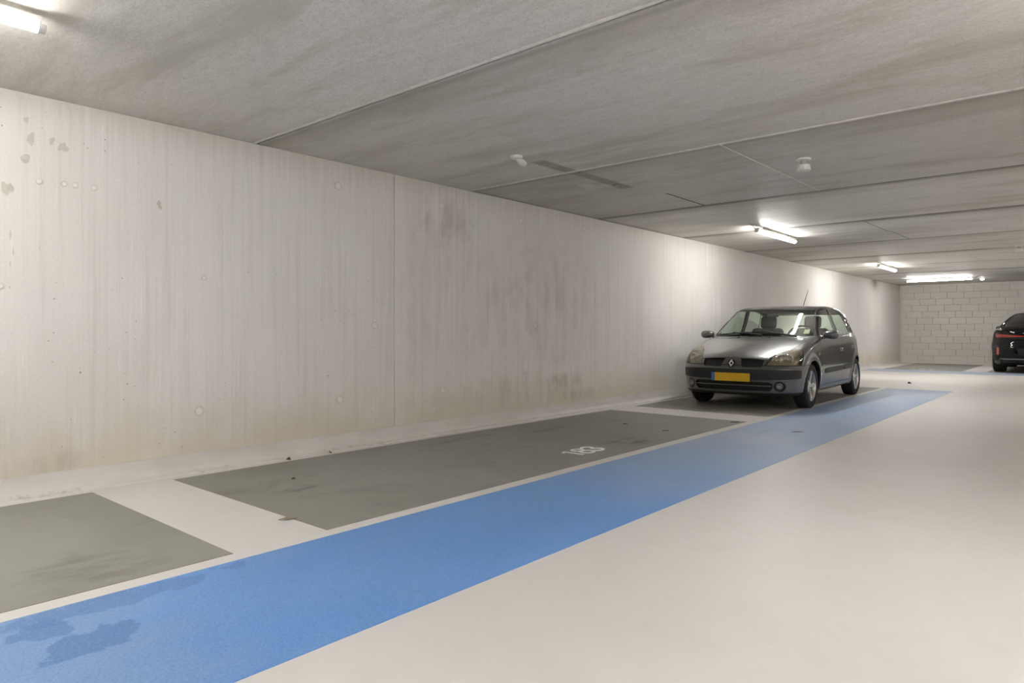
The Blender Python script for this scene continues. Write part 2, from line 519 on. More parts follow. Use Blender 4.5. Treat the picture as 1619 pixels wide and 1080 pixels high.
# ---- left wall: cast panels with hairline joints
wl = box('wall_left', (WX - 0.32, FY, 0), (WX - 0.10, WY + 0.3, HC + 0.1), M_DARKC)
structure(wl, 'long pale streaked concrete wall left of the parked hatchback', 'wall')
edges = [FY, -2.6, 0.74, 4.120, 7.473, 10.74, 14.44, 17.8, 21.3, WY]
panel = {}
def wall_panel(y0, y1, dx):
    bm = bmesh.new()
    add_box(bm, (WX - 0.12, y0 + 0.0014, 0.0), (WX + dx, y1 - 0.0014, HC), 0.003, seg=1)
    return bm_obj('wall_panel', bm, M_WALL, wl)
for i, (a, b) in enumerate(zip(edges, edges[1:])):
    panel[i] = wall_panel(a, b, (0, 0, 0, 0.002, -0.003, 0.001, -0.002, 0, 0.002)[i])
def on_wall(y):
    for i, (a, b) in enumerate(zip(edges, edges[1:])):
        if a <= y < b:
            return panel[i]
def blob(y, z, ry, rz, mat, name, h=0.003, wob=0.25, n=20, seedv=0, label=None):
    rnd = random.Random(seedv)
    ph = [rnd.uniform(0, 6.28) for _ in range(4)]
    pts = []
    for k in range(n):
        t = 2 * math.pi * k / n
        r = 1 + wob * (0.5 * math.sin(2 * t + ph[0]) + 0.35 * math.sin(3 * t + ph[1]) + 0.3 * math.sin(5 * t + ph[2]))
        pts.append((WX, y + ry * r * math.cos(t), min(z + rz * r * math.sin(t), HC - 0.002)))
    bm = bmesh.new()
    add_prism(bm, pts, (1, 0, 0), -0.004, h)
    o = bm_obj(name, bm, mat, on_wall(y))
    if label:
        o['label'] = label
    return o
def tie_plug(y, z, r=0.028):
    bm = bmesh.new()
    M = Matrix.Translation((WX, y, z)) @ Matrix.Rotation(math.pi / 2, 4, 'Y')
    add_lathe(bm, [(r * 1.45, -0.004), (r * 1.45, 0.0045), (r * 1.2, 0.0055), (r, 0.0035), (r * 0.85, 0.0075), (0, 0.009)], 24, M)
    for f in bm.faces:
        f.material_index = 0 if (f.calc_center_median() - Vector((WX, y, z))).length < r * 1.05 else 1
    return bm_obj('tie_plug', bm, [M_PLUG, M_RING], on_wall(y), True)
for y, z in ((3.495, 2.284), (4.721, 2.284), (3.514, 0.434), (4.739, 0.434), (2.295, 0.441), (3.889, 1.079), (5.949, 2.274), (7.20, 2.33)):
    tie_plug(y, z, 0.026)
for y, z in ((1.432, 1.966), (1.496, 1.968), (1.605, 1.969), (1.298, 1.960), (6.096, 1.088), (6.212, 1.089), (1.10, 1.30), (2.33, 1.42)):
    tie_plug(y, z, 0.014)
for i, (y, z, ry, rz, w) in enumerate(((1.255, 2.215, .022, .035, .4), (1.226, 2.088, .022, .032, .25), (1.366, 2.226, .015, .024, .5), (1.428, 2.199, .022, .034, .6),
                                       (1.133, 1.89, .026, .045, .5), (2.015, 1.914, .018, .025, .6), (1.23, 2.327, .016, .016, .4))):
    blob(y, z, ry, rz, M_PATCH, 'repair_patch', 0.002, w, 18, i)
for i, (y, z, ry, rz) in enumerate(((1.226, 2.49, .06, .035), (1.49, 2.49, .055, .04), (1.654, 2.49, .06, .03), (2.137, 2.49, .075, .03))):
    blob(y, z, ry, rz, M_RING, 'mortar_smear', 0.003, 0.2, 18, 30 + i)

# ---- skirting band with a coved foot
def skirting(name, x0, y0, x1, y1, nx, ny, label):
    prof = [(0.001, 0.138), (0.006, 0.137), (0.008, 0.05), (0.018, 0.026), (0.045, 0.010), (0.062, 0.009), (0.066, 0.0), (0.0, 0.0)]
    bm = bmesh.new()
    n = 60
    rings = []
    for k in range(n + 1):
        t = k / n
        rings.append([bm.verts.new((x0 + (x1 - x0) * t + nx * (d + random.uniform(-.0015, .0015)), y0 + (y1 - y0) * t + ny * d, z)) for d, z in prof])
    for a, b in zip(rings, rings[1:]):
        for i in range(len(prof) - 1):
            bm.faces.new((a[i], a[i + 1], b[i + 1], b[i]))
    o = bm_obj(name, bm, M_SKIRT, None, True)
    return structure(o, label, 'skirting')
skirting('baseboard_left', WX, FY, WX, WY, 1, 0, 'pale painted skirting band at the foot of the long concrete wall')

# ---- back wall of sand-lime blocks
wb = box('wall_back', (WX - 0.1, WY + 0.055, 0), (EX + 0.2, WY + 0.3, HC + 0.1), simple('block mortar', (0.50, 0.47, 0.42), 0.9, nz=0.15))
structure(wb, 'far wall of pale sand lime blocks behind the black car', 'wall')
shapes = {}
def block(x0, x1, z0, z1, dy):
    key = (round(x1 - x0, 3), round(z1 - z0, 3))
    if key not in shapes:
        bm = bmesh.new()
        w, h = key
        add_box(bm, (-w / 2, 0, -h / 2), (w / 2, 0.06, h / 2), 0.003, seg=1)
        o = bm_obj('block', bm, M_BLOCK)
        shapes[key] = o.data
    else:
        o = bpy.data.objects.new('block', shapes[key])
        C.objects.link(o)
    o.parent = wb
    o.location = ((x0 + x1) / 2, WY + dy, (z0 + z1) / 2)
rows = 12
z0r, z1r = 0.045, HC - 0.05
rh = (z1r - z0r) / rows
BL = 0.448
for r in range(rows):
    off = (0.0, 0.29, 0.13, 0.36, 0.06, 0.25)[r % 6] + 0.02 * (r // 6)
    x = WX + 0.035
    first = True
    while x < EX - 0.02:
        x1 = x + (BL - off if first else BL)
        if x1 - x < 0.09:
            x1 += BL
        x1 = min(x1, EX)
        if x1 - x > 0.03:
            block(x + 0.0018, x1 - 0.0018, z0r + r * rh + 0.002, z0r + (r + 1) * rh - 0.002, random.uniform(-0.003, 0.003))
        x = x1
        first = False
bm = bmesh.new(); add_box(bm, (WX, WY - 0.008, 0.0), (WX + 0.034, WY + 0.06, HC)); structure(bm_obj('trim_1', bm, M_WTRIM), 'white sealant strip up the left edge of the block wall', 'trim')
bm = bmesh.new(); add_box(bm, (WX + 0.034, WY - 0.008, HC - 0.05), (EX, WY + 0.06, HC)); structure(bm_obj('trim_2', bm, M_WTRIM), 'white sealant strip along the top of the block wall', 'trim')
bm = bmesh.new(); add_box(bm, (WX + 0.034, WY - 0.012, 0.0), (EX, WY + 0.06, 0.045)); structure(bm_obj('trim_3', bm, M_WTRIM), 'white strip along the foot of the block wall', 'trim')
structure(box('wall_right', (EX, FY - 0.2, 0), (EX + 0.2, WY + 0.3, HC + 0.1), M_WALL), 'plain concrete wall closing the far side of the lane', 'wall')
structure(box('wall_front', (WX - 0.3, FY - 0.2, 0), (EX + 0.2, FY, HC + 0.1), M_WALL), 'plain concrete wall behind the viewer', 'wall')

# ---- ceiling of precast slabs
ceil = box('ceiling', (WX - 0.3, FY - 0.2, HC + 0.10), (EX + 0.2, WY + 0.3, HC + 0.30), M_DARKC)
structure(ceil, 'grey precast concrete slab ceiling with cross joints', 'ceiling')
joints = [2.73, 5.13] + [2.73 + 2.405 * k for k in range(2, 10)]
ys = [FY, -4.45, -2.05, 0.33] + joints + [WY + 0.2]
for i, (a, b) in enumerate(zip(ys, ys[1:])):
    ga = 0.030 if a in (2.73, 5.13) else 0.017
    gb = 0.021 if b in (2.73, 5.13) else 0.017
    bm = bmesh.new()
    dz = (0, 0.004, -0.003, 0, 0.0, 0.004, 0.006, 0.0, 0.003, -0.002, 0.003, 0, 0.002, 0)[i % 14]
    add_box(bm, (WX - 0.05, a + ga, HC + dz), (EX + 0.1, b - gb, HC + 0.12), 0.006, seg=1)
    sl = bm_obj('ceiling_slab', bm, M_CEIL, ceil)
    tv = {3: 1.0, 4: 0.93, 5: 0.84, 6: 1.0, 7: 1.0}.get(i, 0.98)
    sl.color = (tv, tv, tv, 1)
def joint_filler(y):
    box('joint_filler', (WX, y - 0.019, HC + 0.008), (EX, y + 0.019, HC + 0.05), M_DARKC, ceil)
for jy in joints[2:]:
    joint_filler(jy)
def joint_bead(y, r, sag):
    bm = bmesh.new()
    n = 90
    rings = []
    for k in range(n + 1):
        x = WX + (EX - WX) * k / n
        rr = r * (1 + random.uniform(-0.12, 0.12))
        rings.append([bm.verts.new((x, y + rr * math.cos(t), HC + 0.012 - sag - rr * 0.8 * math.sin(t) + random.uniform(-.001, .001))) for t in [math.pi * j / 8 for j in range(9)]])
    for a, b in zip(rings, rings[1:]):
        for j in range(8):
            bm.faces.new((a[j], a[j + 1], b[j + 1], b[j]))
    bm_obj('joint_bead', bm, M_GROUT, ceil, True)
joint_bead(2.722, 0.016, 0.007)
joint_bead(5.122, 0.016, 0.007)
# raised casting lines along the lane direction
def ridge(name, pts, r, mat):
    bm = bmesh.new()
    add_tube(bm, pts, r, 6)
    bm_obj(name, bm, mat, ceil)
ridge('casting_line', [(-2.29, 5.16, HC + .003), (-2.27, 6.4, HC + .004), (-2.25, 7.51, HC + .003)], 0.0045, M_GROUT)
ridge('casting_line', [(-3.53, 6.60, HC + .004), (-3.53, 7.50, HC + .004)], 0.005, M_DARKC)
ridge('casting_line', [(-2.42, 10.0, HC + .003), (-2.40, 11.2, HC + .003), (-2.36, 11.25, HC + .003), (-2.34, 12.38, HC + .003)], 0.0055, M_DARKC)
ridge('casting_line', [(-3.05, 1.2, HC + .004), (-3.03, 2.1, HC + .004)], 0.0035, M_DARKC)

# ------------------------------------------------------------------ lamps
lm = Mat('lit lamp diffuser', 0.4, 0, (0.9, 0.9, 0.9))
lm.b.inputs['Emission Color'].default_value = (1.0, 0.985, 0.96, 1)
lm.b.inputs['Emission Strength'].default_value = LAMP
M_LIT = lm.m
M_LIT_WALL = lm.m.copy()
M_LIT_WALL.node_tree.nodes['Principled BSDF'].inputs['Emission Strength'].default_value = LAMP * 0.72
def batten():
    """1.6 m batten lamp along local y; origin on the ceiling"""
    root = empty('ceiling_lamp', (0, 0, 0))
    L = 1.58
    bm = bmesh.new()
    add_box(bm, (-0.030, -L / 2 + 0.02, -0.062), (0.030, L / 2 - 0.02, -0.026), 0.004)
    bm_obj('housing', bm, M_WHITE, root, True)
    bm = bmesh.new()
    n = 16
    prof = [(0.031 * math.cos(t), -0.062 - 0.033 * math.sin(t)) for t in [math.radians(180 * k / n) for k in range(n + 1)]]
    a = [bm.verts.new((x, -L / 2 + 0.03, z)) for x, z in prof]
    b = [bm.verts.new((x, L / 2 - 0.03, z)) for x, z in prof]
    for k in range(n):
        bm.faces.new((a[k], a[k + 1], b[k + 1], b[k]))
    bm.faces.new(a); bm.faces.new(b); bm.faces.new((a[0], b[0], b[-1], a[-1]))
    bm_obj('diffuser', bm, M_LIT, root, True)
    for s in (-1, 1):
        bm = bmesh.new()
        p2 = [(0.033 * math.cos(t), -0.062 - 0.035 * math.sin(t)) for t in [math.radians(180 * k / n) for k in range(n + 1)]]
        y0, y1 = s * (L / 2 - 0.03), s * L / 2
        add_prism(bm, [(x, y0, z) for x, z in p2], (0, s, 0), 0, 0.03)
        bm_obj('end_cap', bm, M_WHITE, root, True)
        bm = bmesh.new()
        add_box(bm, (-0.012, s * 0.5 - 0.015, -0.027), (0.012, s * 0.5 + 0.015, 0.0))
        bm_obj('bracket', bm, M_STEEL, root)
    bm = bmesh.new()
    add_tube(bm, [(0, -L / 2 - 0.0, -0.055), (0, -L / 2 - 0.06, -0.040), (-0.015, -L / 2 - 0.10, -0.008), (-0.03, -L / 2 - 0.16, -0.004)], 0.006, 6)
    bm_obj('cable', bm, simple('grey cable', (0.35, 0.34, 0.32), 0.5), root)
    return root
def copy_tree(o, parent=None):
    c = o.copy()
    C.objects.link(c)
    if parent is not None:
        c.parent = parent
    for ch in list(o.children):
        copy_tree(ch, c)
    return c
proto = batten()
lamp_spots = [(-3.70, 0.19, 0, 'lit white batten lamp at the top left corner, nearest the viewer'),
              (-3.66, 10.22, 0, 'lit white batten lamp on the ceiling above the grey hatchback'),
              (-3.66, 17.05, 0, 'lit white batten lamp beyond the hatchback, smaller one parallel to the long wall'),
              (-3.42, 21.85, 90, 'lit white batten lamp turned crosswise before the block wall'),
              (0.35, 3.2, 0, 'lit white batten lamp over the driving lane, out of the frame at the right'),
              (0.35, -0.2, 0, 'added unseen batten lamp over the driving lane almost above the viewer'),  # unseen, added to even out the wall and ceiling light
              (0.9, 11.9, 0, 'second lit batten lamp over the driving lane, out of the frame'),
              (0.35, 19.0, 0, 'added unseen batten lamp over the driving lane, near the black car'),  # unseen lane lamp, added to light the room
              (-0.2, -3.4, 0, 'added unseen batten lamp over the lane behind the viewer'),  # this lamp and the next are unseen additions that light the room
              (-3.70, -4.4, 0, 'added unseen batten lamp behind the viewer near the long wall'),
              (4.2, 3.0, 0, 'added unseen batten lamp across the lane near the plain wall'),  # this and the next two: unseen lamps added for fill
              (4.2, 6.6, 0, 'middle added unseen batten lamp across the lane near the plain wall'),
              (3.9, 18.0, 0, 'far added unseen batten lamp across the lane near the plain wall')]
for i, (x, y, a, lab) in enumerate(lamp_spots):
    o = proto if i == 0 else copy_tree(proto)
    o.location = (x, y, HC)
    o.rotation_euler = (0, 0, math.radians(a))
    if x < -3.5:
        df = [ch for ch in o.children if ch.name.startswith('diffuser')][0]
        df.material_slots[0].link = 'OBJECT'
        df.material_slots[0].material = M_LIT_WALL
    tag(o, lab, 'lamp', 'batten lamps under the ceiling')

# ---- detectors and small ceiling fittings
def sensor(x, y, label, rz):
    r = empty('motion_sensor', (x, y, HC), rz, label, 'sensor')
    bm = bmesh.new()
    add_lathe(bm, [(0, 0), (0.052, 0), (0.052, -0.010), (0.044, -0.022), (0.02, -0.026), (0, -0.026)], 28)
    bm_obj('mount', bm, M_WHITE, r, True)
    bm = bmesh.new()
    M = Matrix.Translation((0.01, 0.075, -0.036)) @ Matrix.Rotation(math.radians(-20), 4, 'X') @ Matrix.Diagonal((0.9, 1.35, 0.62, 1))
    add_lathe(bm, [(0, 0.022), (0.030, 0.020), (0.042, 0.006), (0.042, -0.010), (0.034, -0.022), (0.018, -0.030), (0, -0.032)], 28, M)
    bm_obj('sensor_head', bm, M_WHITE, r, True)
    bm = bmesh.new()
    add_tube(bm, [(0, 0, -0.016), (0.004, 0.03, -0.026), (0.008, 0.06, -0.032)], 0.018, 10)
    bm_obj('joint', bm, M_WHITE, r, True)
sensor(-3.72, 4.36, 'small white swivel sensor on the ceiling at the end of the dark band', 0.2)
def detector(x, y, label, s=1.0):
    r = empty('smoke_detector', (x, y, HC), 0.0, label, 'detector')
    bm = bmesh.new()
    add_lathe(bm, [(0, 0), (0.060 * s, 0), (0.062 * s, -0.006 * s), (0.060 * s, -0.016 * s), (0.05 * s, -0.018 * s), (0, -0.018 * s)], 32)
    bm_obj('base', bm, M_WHITE, r, True)
    bm = bmesh.new()
    add_lathe(bm, [(0.030 * s, -0.018 * s), (0.030 * s, -0.055 * s)], 20)
    bm_obj('neck', bm, simple('grey plastic', (0.45, 0.44, 0.42), 0.5), r, True)
    bm = bmesh.new()
    add_lathe(bm, [(0, -0.05 * s), (0.045 * s, -0.052 * s), (0.053 * s, -0.060 * s), (0.053 * s, -0.088 * s), (0.044 * s, -0.100 * s), (0.02 * s, -0.104 * s), (0, -0.104 * s)], 32)
    bm_obj('head', bm, M_WHITE, r, True)
    bm = bmesh.new()
    for k in range(12):
        a = 2 * math.pi * k / 12
        rot = Matrix.Rotation(a, 3, 'Z')
        c = rot @ Vector((0.0525 * s, 0, -0.094 * s))
        add_box(bm, c - Vector((0.004, 0.007, 0.010)) * s, c + Vector((0.004, 0.007, 0.010)) * s, 0.002 * s, rot, 1)
    o = bm_obj('vent_rib', bm, M_WHITE, r)
    o['kind'] = 'stuff'
detector(-1.93, 6.02, 'white round smoke detector hanging below its base ring', 1.0)
detector(-1.10, 14.60, 'small white smoke detector far along the ceiling at the right edge', 1.0)
r = empty('ceiling_spot', (-2.55, 22.9, HC), 0, 'small round lit spot beside the crosswise lamp', 'lamp')
bm = bmesh.new(); add_lathe(bm, [(0, 0), (0.06, 0), (0.06, -0.015), (0.05, -0.03), (0.045, -0.03)], 24); bm_obj('ring', bm, M_WHITE, r, True)
bm = bmesh.new(); add_lathe(bm, [(0.047, -0.028), (0.035, -0.045), (0, -0.052)], 24); bm_obj('lens', bm, M_LIT, r, True)
def plate(x, y, w, l, rz, label):
    o = box('ceiling_plate', (-w / 2, -l / 2, -0.004), (w / 2, l / 2, 0.004), M_GROUT, None, 0.001)
    o.location = (x, y, HC)
    o.rotation_euler = (0, 0, rz)
    tag(o, label, 'plate')
plate(-3.95, 5.72, 0.12, 0.15, 0.0, 'pale rectangular patch plate on the ceiling beside the dark band')
plate(-1.12, 12.0, 0.20, 0.09, 0.0, 'pale plate on the ceiling before the far detector, nearer one')
plate(-1.12, 13.0, 0.20, 0.09, 0.0, 'pale plate on the ceiling just before the far detector')
for y, lab in ((4.71, 'small steel clip on the dark band near the swivel sensor'), (5.88, 'small steel clip at the far end of the dark band')):
    o = box('mounting_clip', (-0.03, -0.012, -0.008), (0.03, 0.012, 0.002), M_STEEL, None, 0.002)
    o.location = (-3.70, y, HC)
    tag(o, lab, 'clip')

# ------------------------------------------------------------------ litter on the floor
def leaf(x, y, L, w, rz, label, hgt=0.006, name='dry_leaf', mat=None):
    n = 7
    rnd = random.Random(int(x * 1000 + y * 77))
    up, dn = [], []
    for i in range(n + 1):
        t = i / n
        ww = w * math.sin(math.pi * min(max(t, 0.04), 0.96)) ** 0.8
        up.append((L * (t - .5), ww * rnd.uniform(.7, 1.1), 0.004 + hgt * math.sin(math.pi * t) + rnd.uniform(0, .002)))
        dn.append((L * (t - .5), -ww * rnd.uniform(.7, 1.1), 0.004 + rnd.uniform(0, .002)))
    mid = [(L * (i / n - .5), 0, 0.003) for i in range(n + 1)]
    V = up + mid + dn
    F = []
    for i in range(n):
        F += [(i, i + 1, n + 1 + i + 1, n + 1 + i), (n + 1 + i, n + 2 + i, 2 * n + 3 + i, 2 * n + 2 + i)]
    o = mesh_obj(name, V, F, mat or M_LEAF)
    sm = o.modifiers.new('thick', 'SOLIDIFY'); sm.thickness = 0.0015
    o.location = (x, y, 0.0015)
    o.rotation_euler = (0, 0, rz)
    tag(o, label, 'leaf')
leaf(-2.848, 15.08, 0.075, 0.03, 0.6, 'dark curled leaf on the pale floor beyond the end of the blue strip', 0.035)
leaf(-2.343, 7.125, 0.13, 0.007, 0.7, 'thin dark twig-like leaf on the blue strip before the hatchback', 0.003)
leaf(-3.98, 6.51, 0.06, 0.009, 0.3, 'dark leaf on the grey bay, the one nearer the wall', 0.006)
leaf(-3.40, 6.34, 0.08, 0.009, 0.9, 'dark leaf on the grey bay midway to the blue strip', 0.003)
leaf(-3.12, 7.42, 0.11, 0.010, 0.7, 'dark leaf at the far corner of the grey bay', 0.005)
leaf(-4.24, 2.59, 0.035, 0.010, 0.2, 'tiny brown leaf at the near left of the long grey bay', 0.008)
leaf(-3.36, 2.02, 0.10, 0.014, 1.2, 'pale brown leaf on the cream strip between two grey bays', 0.006, mat=simple('tan leaf', (0.28, 0.23, 0.16), 0.8, nz=.2))
leaf(-4.90, 2.95, 0.05, 0.014, 0.2, 'dark leaf scrap lying against the skirting', 0.018)
leaf(-4.91, 3.35, 0.04, 0.012, 2.2, 'second dark leaf scrap lying against the skirting', 0.014)

# ------------------------------------------------------------------ cars: a body surface from smooth implicit profiles, cut into panels
def curve(pts, lo, hi, n=1200):
    """monotone cubic through pts, tabulated"""
    x = np.array([p[0] for p in pts], float)
    y = np.array([p[1] for p in pts], float)
    h = np.diff(x); d = np.diff(y) / h
    m = np.zeros_like(x)
    m[0], m[-1] = d[0], d[-1]
    for i in range(1, len(x) - 1):
        if d[i - 1] * d[i] > 0:
            w1, w2 = 2 * h[i] + h[i - 1], h[i] + 2 * h[i - 1]
            m[i] = (w1 + w2) / (w1 / d[i - 1] + w2 / d[i])
    t = np.linspace(lo, hi, n)
    k = np.clip(np.searchsorted(x, t) - 1, 0, len(h) - 1)
    s = np.clip((t - x[k]) / h[k], 0, 1)
    v = (2 * s**3 - 3 * s**2 + 1) * y[k] + (s**3 - 2 * s**2 + s) * h[k] * m[k] + (-2 * s**3 + 3 * s**2) * y[k + 1] + (s**3 - s**2) * h[k] * m[k + 1]
    return lambda q: np.interp(q, t, v)
def smax(a, b, k):
    h = np.maximum(k - np.abs(a - b), 0) / k
    return np.maximum(a, b) + h * h * k * 0.25
def smooth(t):
    t = np.clip(t, 0, 1)
    return t * t * (3 - 2 * t)
def poly_sdf(px, py, pts, r=0.0):
    """signed distance to a closed polygon (negative inside), corners rounded by r"""
    P = np.array(pts, float)
    d = np.full(px.shape, 1e9)
    s = np.ones(px.shape)
    n = len(P)
    for i in range(n):
        a, b = P[i], P[i - 1]
        ex, ey = b[0] - a[0], b[1] - a[1]
        wx, wy = px - a[0], py - a[1]
        t = np.clip((wx * ex + wy * ey) / max(ex * ex + ey * ey, 1e-12), 0, 1)
        d = np.minimum(d, (wx - ex * t) ** 2 + (wy - ey * t) ** 2)
        c1, c2, c3 = py >= a[1], py < b[1], ex * wy > ey * wx
        s = np.where((c1 & c2 & c3) | (~c1 & ~c2 & ~c3), -s, s)
    return s * np.sqrt(d) - r

def surface_nets(f, lo, hi, h):
    ax = [np.arange(lo[i], hi[i] + h, h) for i in range(3)]
    X, Y, Z = np.meshgrid(*ax, indexing='ij')
    V = f(X, Y, Z)
    ins = V < 0
    c = [ins[i:ins.shape[0] - 1 + i, j:ins.shape[1] - 1 + j, k:ins.shape[2] - 1 + k] for i in (0, 1) for j in (0, 1) for k in (0, 1)]
    cnt = sum(q.astype(np.int8) for q in c)
    act = (cnt > 0) & (cnt < 8)
    idx = -np.ones(act.shape, np.int64)
    I = np.argwhere(act)
    idx[act] = np.arange(len(I))
    acc = np.zeros((len(I), 3)); num = np.zeros(len(I))
    cor = [(i, j, k) for i in (0, 1) for j in (0, 1) for k in (0, 1)]
    for a in cor:
        for d in range(3):
            if a[d] == 0:
                b = list(a); b[d] = 1
                va = V[I[:, 0] + a[0], I[:, 1] + a[1], I[:, 2] + a[2]]
                vb = V[I[:, 0] + b[0], I[:, 1] + b[1], I[:, 2] + b[2]]
                mk = (va < 0) != (vb < 0)
                t = np.where(mk, va / np.where(mk, va - vb, 1), 0)
                p = np.repeat(np.array([a], float), len(I), 0)
                p[:, d] = t
                acc[mk] += p[mk]; num[mk] += 1
    P = (I + acc / num[:, None]) * h + np.array(lo)
    faces = []
    for d in range(3):
        e, g = (d + 1) % 3, (d + 2) % 3
        s0 = [slice(None)] * 3; s1 = [slice(None)] * 3
        s0[d] = slice(0, -1); s1[d] = slice(1, None)
        A, B = ins[tuple(s0)], ins[tuple(s1)]
        E = np.argwhere(A != B)
        E = E[(E[:, e] > 0) & (E[:, g] > 0) & (E[:, e] < ins.shape[e] - 1) & (E[:, g] < ins.shape[g] - 1)]
        flip = ~A[E[:, 0], E[:, 1], E[:, 2]]
        q = []
        for (de, dg) in ((-1, -1), (0, -1), (0, 0), (-1, 0)):
            k = E.copy(); k[:, e] += de; k[:, g] += dg
            q.append(idx[k[:, 0], k[:, 1], k[:, 2]])
        q = np.stack(q, 1)
        q[flip] = q[flip][:, ::-1]
        faces.append(q)
    return P, np.concatenate(faces)
def grad(f, P, e=0.002):
    G = np.zeros_like(P)
    for d in range(3):
        o = np.zeros(3); o[d] = e
        a, b = P + o, P - o
        G[:, d] = (f(a[:, 0], a[:, 1], a[:, 2]) - f(b[:, 0], b[:, 1], b[:, 2])) / (2 * e)
    return G
def project(f, P, n=4, cap=0.01):
    for _ in range(n):
        G = grad(f, P)
        v = f(P[:, 0], P[:, 1], P[:, 2])
        st = v / np.maximum((G * G).sum(1), 1e-6)
        L = np.abs(st) * np.sqrt((G * G).sum(1))
        st *= np.minimum(1, cap / np.maximum(L, 1e-9))
        P = P - G * st[:, None]
    return P

class Shell:
    def __init__(s, f, lo, hi, h):
        s.f = f
        P, F = surface_nets(f, lo, hi, h)
        P = project(f, P)
        s.P = P
        s.F = [tuple(q) for q in F.tolist()]
        s.lab = None
    def cut(s, g, lev=0.0):
        """split the faces along g(x, y, z) == lev"""
        v = g(s.P[:, 0], s.P[:, 1], s.P[:, 2]) - lev
        v = np.where(np.abs(v) < 1e-6, 1e-6, v)
        sg = (v < 0).tolist()
        vl = v.tolist()
        new, cache, out = [], {}, []
        n0 = len(s.P)
        for f in s.F:
            k = 0
            for i in f:
                k += sg[i]
            if k == 0 or k == len(f):
                out.append(f)
                continue
            n = len(f)
            loop, marks = [], []
            for i in range(n):
                a, b = f[i], f[(i + 1) % n]
                loop.append(a)
                if sg[a] != sg[b]:
                    key = (a, b) if a < b else (b, a)
                    if key not in cache:
                        t = vl[key[0]] / (vl[key[0]] - vl[key[1]])
                        cache[key] = n0 + len(new)
                        new.append(s.P[key[0]] * (1 - t) + s.P[key[1]] * t)
                    marks.append(len(loop))
                    loop.append(cache[key])
            if len(marks) == 2:
                i, j = marks
                out.append(tuple(loop[i:j + 1]))
                out.append(tuple(loop[j:] + loop[:i + 1]))
            else:
                out.append(tuple(loop))
        if new:
            s.P = np.concatenate([s.P, np.array(new)])
        s.F = out
    def finish(s):
        s.N = grad(s.f, s.P, 0.003)
        s.N /= np.maximum(np.linalg.norm(s.N, axis=1), 1e-9)[:, None]
        s.C = np.array([s.P[list(f)].mean(0) for f in s.F])
        s.lab = np.array(['body'] * len(s.F), dtype=object)
        s.open = np.ones(len(s.F), bool)
    def name(s, mask, lab):
        k = mask & s.open
        s.lab[k] = lab
        s.open[k] = False
    def emit(s, labs, name, mats, parent, org, offset=0.0, flip=False, extra=None, smoothN=True, rim=0.0):
        """mesh of all faces whose label is in labs (label -> material slot)"""
        sel = [i for i in range(len(s.F)) if s.lab[i] in labs and (extra is None or extra[i])]
        if not sel:
            return None
        used, V, F, MI = {}, [], [], []
        Ns = []
        for i in sel:
            f = []
            for v in s.F[i]:
                if v not in used:
                    used[v] = len(V)
                    V.append(s.P[v] + s.N[v] * offset)
                    Ns.append(-s.N[v] if flip else s.N[v])
                f.append(used[v])
            F.append(tuple(f[::-1]) if flip else tuple(f))
            MI.append(labs[s.lab[i]])
        if rim:
            # turn the open border inwards so the piece has an edge
            cnt = {}
            for f in F:
                for a, b in zip(f, f[1:] + f[:1]):
                    cnt[(a, b)] = cnt.get((a, b), 0) + 1
            low = {}
            for (a, b) in list(cnt):
                if (b, a) not in cnt:
                    for q in (a, b):
                        if q not in low:
                            low[q] = len(V)
                            V.append(V[q] - Ns[q] * rim)
                            Ns.append(Ns[q])
                    F.append((b, a, low[a], low[b]))
                    MI.append(0)
        me = bpy.data.meshes.new(name)
        o3 = np.array(org)
        me.from_pydata([tuple(v - o3) for v in V], [], F)
        for m in mats:
            me.materials.append(m)
        me.polygons.foreach_set('material_index', MI)
        me.update()
        me.shade_smooth()
        me.normals_split_custom_set_from_vertices([tuple(n) for n in Ns])
        o = bpy.data.objects.new(name, me)
        C.objects.link(o)
        if parent is not None:
            o.parent = parent
        return o

# ---- car materials
def paint(name, col, metal, rough, flake=0.0):
    m = Mat(name, rough, metal, col)
    m.b.inputs['Coat Weight'].default_value = 1.0
    m.b.inputs['Coat Roughness'].default_value = 0.03
    if flake:
        f = m.noise((500, 500, 500), 2)
        m.color(m.mix(f, tuple(c * (1 - flake) for c in col), tuple(c * (1 + flake) for c in col)))
    return m.m
P_GREY = paint('grey metallic paint', (0.135, 0.137, 0.138), 0.7, 0.32, 0.2)
P_BLACK = paint('black car paint', (0.003, 0.003, 0.0035), 0.0, 0.3)
_pb = P_BLACK.node_tree.nodes['Principled BSDF']
_pb.inputs['Specular IOR Level'].default_value = 0.0
_pb.inputs['Coat Weight'].default_value = 0.75
_pb.inputs['Coat Roughness'].default_value = 0.02
M_GAP = simple('panel gap', (0.008, 0.008, 0.008), 0.8)
M_TRIM = simple('dark grey bumper plastic', (0.013, 0.013, 0.014), 0.55, nz=0.1)
M_BLK = simple('black plastic', (0.006, 0.006, 0.006), 0.5)
M_SEAL = simple('black rubber seal', (0.010, 0.010, 0.010), 0.45)
M_RUB = simple('tyre rubber', (0.011, 0.011, 0.011), 0.75, nz=0.2)
M_ALLOY = simple('silver alloy', (0.62, 0.61, 0.59), 0.32, 0.85)
M_CHROME = simple('chrome', (0.82, 0.82, 0.82), 0.08, 1.0)
M_INT = simple('dark cabin trim', (0.035, 0.036, 0.036), 0.8, nz=0.1)
M_SEAT = simple('dark seat cloth', (0.030, 0.032, 0.034), 0.9, nz=0.2)
M_LINER = simple('pale grey headlining', (0.22, 0.22, 0.21), 0.9)
M_YEL = simple('yellow number plate', (0.70, 0.42, 0.012), 0.45, nz=0.05, nsc=8)
M_EU = simple('blue plate band', (0.05, 0.16, 0.42), 0.45)
